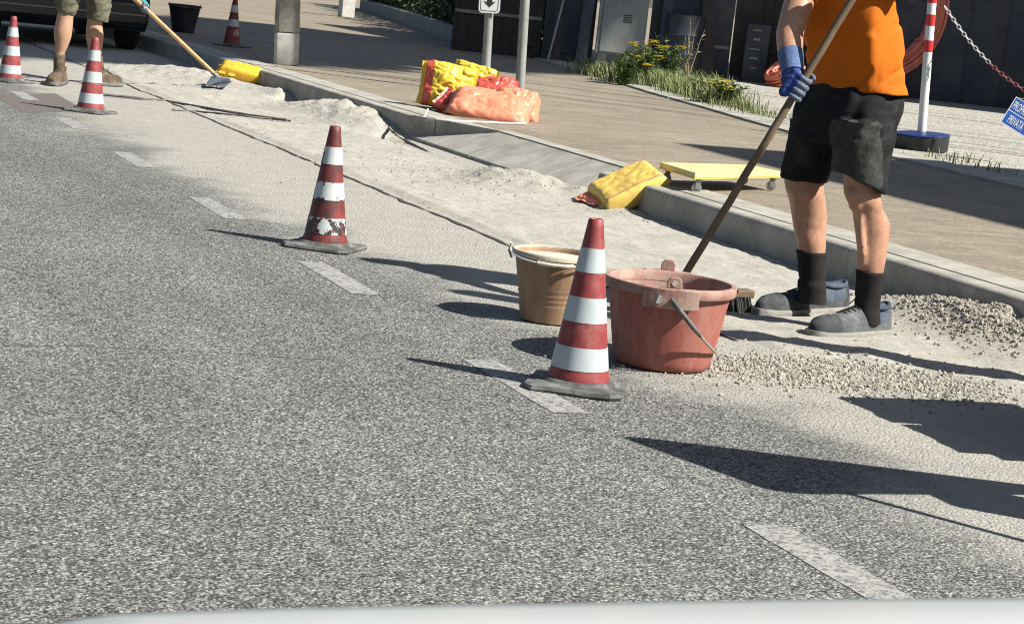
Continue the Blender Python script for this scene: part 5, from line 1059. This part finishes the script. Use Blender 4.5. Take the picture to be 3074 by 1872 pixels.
# red conduit coils
def coil(name, c, R0, tube_r, turns_r, layers, axis, m, label, twist=0.5):
    t = empty(name, c, label, 'conduit coil'); ax = axis.normalized(); u = ax.cross(UZ if abs(ax.z) < 0.9 else Vector((1, 0, 0))).normalized(); v = ax.cross(u); mb = MB(); rnd = random.Random(int(R0*100))
    for l in range(layers):
        for k in range(turns_r):
            pts = []; ph = rnd.random()*6
            for i in range(49):
                a = 2*math.pi*i/48; r = R0 - k*tube_r*2.0 + tube_r*0.35*math.sin(3*a+ph); o = (l-(layers-1)/2)*tube_r*2.0 + tube_r*0.5*math.sin(2*a+ph*1.7); pts.append((u*math.cos(a)+v*math.sin(a))*r + ax*o)
            mb.tube(pts, tube_r, 8, caps=False)
    mb.build('pipe', m, t); 
    for a in (0.6, 2.5, 4.4):
        mb = MB(); d = u*math.cos(a)+v*math.sin(a); w2 = turns_r*tube_r; ro = R0+tube_r; ri = R0-turns_r*2*tube_r; hw = layers*tube_r+0.006
        ring = [d*(ro+0.004)+ax*hw, d*(ro+0.004)-ax*hw, d*(ri+tube_r*0.9)-ax*hw, d*(ri+tube_r*0.9)+ax*hw, d*(ro+0.004)+ax*hw]; mb.tube(ring, 0.006, 6, caps=False); mb.build('tie', M['black'], t)
    return t
dd_ = depth(FP(uof(2108, 60), 0.30, 0.8)); print('coil depth', dd_)
coil('conduit_coil', D(2108, 5, dd_), 0.93*dd_/25, 0.028, 5, 4, (-FH*0.95+RH*0.25+UZ*0.12), M['conduit'], 'big dull red coil of conduit standing against the dark hoarding')
cb_ = D(2108, 5, dd_); mb = MB(); T = Matrix.Translation((cb_.x, cb_.y, ZP)) @ Matrix.Rotation(-YAW, 4, 'Z'); mb.box((-0.45, -0.25, 0), (0.45, 0.25, 0.12), M=T); zt = cb_.z-0.985*dd_/25
o = MB(); o.box((-0.6, -0.22, 0.006), (0.6, 0.22, max(0.1, zt-ZP)), M=T); tag(o.build('timber_block', M['darkwood'], bevel=0.01), 'dark timber block under the big red coil', 'timber block')
cs = G(1888, 212, ZP); coil('conduit_coil', Vector((cs.x, cs.y, ZP+0.17)), 0.27, 0.022, 4, 7, (UZ*0.82-RH*0.55-FH*0.2), M['conduit2'], 'small bright salmon coil of ribbed conduit on the verge behind the blue glove')

# ------------------------------------------------------------------ weeds and grass on the verge
rnd = random.Random(21)
def weed(px, py, h, flowers, seed, label, dry=False):
    r = random.Random(seed); p = G(px, py, ZP+0.004); t = empty('flowering_weed', p, label, 'weed', None); st, lf, fl = MB(), MB(), MB()
    h *= 1.25
    for k in range(14 if not dry else 6):
        a = r.random()*6.28; s_ = 0.05+0.20*r.random(); hh = h*(0.55+0.5*r.random()); q = [Vector((0.05*math.cos(a), 0.05*math.sin(a), 0))]
        for i in range(1, 6): e = i/5; q.append(Vector((math.cos(a)*s_*e**1.4+r.gauss(0, .01), math.sin(a)*s_*e**1.4+r.gauss(0, .01), hh*e)))
        st.tube(q, [0.006, 0.0055, 0.005, 0.004, 0.003, 0.002], 5)
        for i in range(40 if not dry else 8):
            e = r.random()*0.9; j = int(e*5); b = q[j].lerp(q[min(j+1, 5)], e*5-j); an = r.random()*6.28; L_ = 0.06+0.08*r.random()*(1-e*0.5); d = Vector((math.cos(an), math.sin(an), 0.3+0.5*r.random())).normalized(); sd2 = d.cross(UZ).normalized()*L_*0.17
            lf.add([b, b+d*L_*0.5+sd2, b+d*L_-UZ*L_*0.2, b+d*L_*0.5-sd2], [(0, 1, 2, 3)])
        tip = q[-1]
        if k < flowers:
            fl = MB()
            for f_ in range(7):
                c = tip+Vector((r.gauss(0, .03), r.gauss(0, .03), r.gauss(0, .015)))
                for i in range(7):
                    an = 2*math.pi*i/7; d = Vector((math.cos(an), math.sin(an), 0.25)); sd2 = Vector((-math.sin(an), math.cos(an), 0))*0.008; fl.add([c, c+d*0.024+sd2*1.8, c+d*0.046, c+d*0.024-sd2*1.8], [(0, 1, 2, 3)])
            fl.build('flower_head', M['petal'], t, smooth=False)
    st.build('stems', M['straw'] if dry else M['leaf2'], t); lf.build('leaves', M['straw'] if dry else M['leaf2'], t, smooth=False)
weed(1545, 205, 0.42, 7, 1, 'bushy weed with a cluster of bright yellow flowers below the cabinet')
weed(1500, 205, 0.36, 2, 2, 'low green weed left of the yellow flowers')
weed(1605, 208, 0.50, 3, 3, 'brownish weed with a few orange yellow heads right of the yellow flowers')
weed(1648, 212, 0.70, 0, 4, 'tall thin dry weed stalk against the dark shutter', dry=True)
weed(1742, 255, 0.22, 4, 5, 'small weed with yellow flowers at the near end of the verge')
weed(1690, 238, 0.16, 3, 6, 'tiny yellow flowered weed in the dry grass')
mb = MB(); rnd = random.Random(9)
def tuft(p, n, h, sp):
    for _ in range(n):
        a = rnd.random()*6.28; b = p+Vector((rnd.gauss(0, sp), rnd.gauss(0, sp), 0)); hh = h*(0.4+0.9*rnd.random()); ln = hh*(0.25+0.8*rnd.random()); d = Vector((math.cos(a), math.sin(a), 0)); sd2 = Vector((-d.y, d.x, 0))*0.005
        mb.add([b-sd2, b+sd2, b+d*ln*0.4+UZ*hh*0.7+sd2*0.7, b+d*ln*0.4+UZ*hh*0.7-sd2*0.7, b+d*ln+UZ*hh], [(0, 1, 2, 3), (3, 2, 4)])
for px, py, n in [(1425, 178, 120), (1450, 185, 160), (1480, 190, 200), (1500, 200, 220), (1530, 203, 260), (1560, 207, 260), (1590, 212, 260), (1620, 218, 240), (1640, 205, 150), (1650, 228, 240), (1680, 235, 220), (1700, 224, 90), (1710, 244, 220), (1740, 254, 200), (1765, 262, 140), (1600, 196, 120), (1690, 210, 60), (1800, 272, 50), (1830, 280, 40), (1880, 285, 40), (2160, 352, 20), (2290, 388, 30), (2380, 408, 20)]:
    p = G(px, py, ZP+0.004); tuft(p, int(n*1.5), 0.19 if py < 262 else 0.09, 0.16)
tag(mb.build('verge_grass', M['grass'], smooth=False), 'dry green grass along the path edging', 'grass', kind='stuff')

# ------------------------------------------------------------------ unseen things on the right, most added only for their shadows
def house(x0, x1, y0, y1, h, label):
    t = empty('house', ((x0+x1)/2, (y0+y1)/2, ZP), label, 'house'); mb = MB(); mb.box((x0, y0, ZP), (x1, y1, h)); mb.build('wall', M['house'], t, smooth=False)
    mb = MB(); mb.box((x0-0.15, y0-0.15, h+0.003), (x1+0.15, y1+0.15, h+0.25)); mb.build('roof', M['roof'], t, smooth=False)
    for z in (1.2, 4.2, 7.2):
        if z+1.4 > h: break
        for i in range(3):
            y = y0+(y1-y0)*(i+0.5)/3; mb = MB(); mb.box((x0-0.04, y-0.55, z), (x0-0.003, y+0.55, z+1.4)); w_ = mb.build('window', M['trim'], t, smooth=False)
            mb = MB(); mb.box((x0-0.05, y-0.48, z+0.07), (x0-0.041, y+0.48, z+1.33)); mb.build('pane', M['glass'], w_, smooth=False)
    localise(t); return t
hz = 8.75
house(6.85+SUN_AZ[0]/math.tan(SUN_EL)*(hz-ZP)+0.15, 32, -8, 13.55+SUN_AZ[1]/math.tan(SUN_EL)*(hz-ZP)-0.15, 8.5, 'plastered flat roofed house off to the right of the works')
house(21.4, 34, 19.2, 25.0, 13.8, 'tall unseen plastered house on the right, placed to shade the frontage')  # unseen house, placed and sized to shade the frontage
def tree(x, y, h, rr, rz_, seed, label):  # unseen pines added to shade the far pavement and the car
    t = empty('shade_pine', (x, y, ZP), label, 'tree', 'umbrella pines added for shade right of the road'); r = random.Random(seed)
    mb = MB()
    for a in (0.3, 2.4, 4.5): mb.tube([(0.3*math.cos(a), 0.3*math.sin(a), 0), (0.55*math.cos(a), 0.55*math.sin(a), h*0.3), (0.6*math.cos(a+0.5), 0.6*math.sin(a+0.5), h*0.7), (0.2*math.cos(a), 0.2*math.sin(a), h)], [0.034, 0.030, 0.027, 0.022], 8)  # stems kept very thin so trunk shadows stay faint
    mb2 = MB()
    for i in range(9):
        a = 6.28*i/9; mb.tube([(0, 0, h*0.84), (math.cos(a)*rr*0.4, math.sin(a)*rr*0.4, h*0.95), (math.cos(a)*rr*0.85, math.sin(a)*rr*0.85, h+0.2)], [0.09, 0.06, 0.03], 6)
    for i in range(110):
        a = r.random()*6.28; q = r.random()**0.5*rr*0.86; leaves(mb2, (math.cos(a)*q, math.sin(a)*q, h+0.5+r.gauss(0, 0.25)), (1.0, 1.0, 0.45), 150, 0.50, r)
    mb.build('trunk', M['bark'], t); mb2.build('crown', M['leaf'], t, smooth=False)
SHX, SHY = SUN_AZ[0]/math.tan(SUN_EL), -SUN_AZ[1]/math.tan(SUN_EL)
tree(3.8+SHX*24.3, 25.0-SHY*24.3, 24.0, 5.8, 1.2, 3, 'umbrella pine with a flat crown, added out of view for shade, nearer the tall house')
tree(-1.5+SHX*27.8, 27.0-SHY*27.8, 27.5, 6.4, 1.2, 4, 'taller umbrella pine with a wide crown, added out of view for shade')
tree(7.9+SHX*25.8, 26.9-SHY*25.8, 25.5, 4.6, 1.2, 8, 'umbrella pine of the three added out of view for shade')
def shadow_sign():  # added shadow caster: its triangle gives the pointed foreground shadow
    c = Vector((3.69, 3.84, 0)); t = empty('shadow_sign', c, 'triangular warning sign on a folding stand, added out of view to cast the pointed shadow', 'sign')
    def tri(s_, y): 
        pts = []; r = 0.05*s_
        for k in range(3):
            a = R_(90+120*k); cx, cz = math.cos(a)*0.52*s_*0.86, 1.02+math.sin(a)*0.52*s_*0.86
            for j in range(7): b = a+R_(-60+20*j); pts.append(Vector((cx+r*math.cos(b), y, cz+r*math.sin(b))))
        return pts
    mb = MB(); mb.loft([tri(1.08, 0.0), tri(1.08, 0.006)]); mb.build('panel', M['pvcr'], t, smooth=False)
    mb = MB(); mb.loft([tri(0.80, -0.003), tri(0.80, -0.001)]); mb.build('face', M['signwhite'], t, smooth=False)
    for e in (1, -1):
        mb = MB(); mb.tube([(e*0.42, -0.30, 0.012), (e*0.06, 0.02, 1.35)], 0.013, 8); mb.build('leg', M['steel'], t)
        mb = MB(); mb.tube([(e*0.20, 0.22, 0.012), (e*0.06, 0.03, 1.35)], 0.013, 8); mb.build('leg', M['steel'], t)
    mb = MB(); mb.box((-0.10, -0.10, 0.02), (0.10, 0.10, 0.70)); mb.build('ballast', M['oldconc'], t, bevel=0.03)  # block widens the cast shadow below the panel
shadow_sign()
def pallet():  # added out of view for the broad shadow at the right edge
    c = Vector((4.34, 4.70, 0)); t = empty('pallet', c, 'wooden pallet of grey cement sacks, added out of view to cast a shadow', 'pallet'); mb = MB()
    for i in range(5): mb.box((-0.40, -0.38+0.165*i, 0.11), (0.32, -0.29+0.165*i, 0.13))
    for i in range(3): mb.box((-0.40+0.31*i, -0.38, 0.004), (-0.30+0.31*i, 0.38, 0.108))
    mb.build('slat', M['wood'], t, smooth=False)
    for k in range(5):
        for j in range(2): sack((c.x-0.04, c.y-0.19+0.38*j, 0.185+0.112*k), (0.66, 0.36, 0.125), (0, 0, R_(2*j-k)), M['oldconc'], 'grey cement sack on the added shadow-casting pallet', 100+k*2+j, name='shadow_cement_sack', sag=0, fold=0.7, group='cement sacks on the added pallet', seam=False)
pallet()
c = Vector((4.86, 5.50, 0)); t = empty('shadow_post', c, 'timber post in a concrete foot, added out of view to cast a shadow band', 'post')  # unseen post added for the narrow shadow band past the shoes
mb = MB(); mb.lathe([(0.001, 0), (0.15, 0), (0.13, 0.16), (0.001, 0.16)], 24); mb.build('foot', M['conc'], t, angle=50); mb = MB(); mb.box((-0.06, -0.05, 0.161), (0.06, 0.05, 2.55)); mb.build('shaft', M['wood'], t, bevel=0.008)
# ------------------------------------------------------------------ the photographer's own white car: bonnet at the bottom of the view
def own_car():
    t = empty('car', (0.0, 1.2, 0), 'white car whose bonnet edge shows along the bottom of the picture', 'car')
    edge_px = [(-260, 1560), (90, 1503), (190, 1482), (300, 1469), (700, 1456), (1232, 1447), (1900, 1437), (2464, 1433), (2800, 1436)]
    edge = wavy([G(x, y, 0.80) for x, y in edge_px], 5)
    def row(k, dz): return [p - FH*k + UZ*dz for p in edge]
    mb = MB(); mb.loft([row(0.0, -0.05), row(0.0, -0.008), row(0.004, 0.0), row(0.030, 0.001)], caps=False, closed=False); q = mb.build('edge_trim', M['trimlight'], t, angle=180); sdm = q.modifiers.new('s', 'SOLIDIFY'); sdm.thickness = 0.004; sdm.offset = -1
    mb = MB(); mb.loft([row(0.031, 0.002), row(0.034, 0.006), row(0.15, 0.016), row(0.45, 0.030)], caps=False, closed=False); q = mb.build('bonnet', M['carwhite'], t, angle=180); sdm = q.modifiers.new('s', 'SOLIDIFY'); sdm.thickness = 0.012; sdm.offset = -1
    mb = MB(); mb.loft([row(0.004, -0.052), row(0.01, -0.30), row(0.06, -0.48)], caps=False, closed=False); q = mb.build('bumper', M['carwhite'], t, angle=180); sdm = q.modifiers.new('s', 'SOLIDIFY'); sdm.thickness = 0.02; sdm.offset = -1
    for sx in (-0.30, 0.95):
        c0 = Vector((sx, 0.55, 0.30)); mb = MB(); mb.tube([c0-RH*0.1, c0+RH*0.1], 0.30, 28); mb.build('wheel', M['tyre'], t, angle=50)
    localise(t)
own_car()
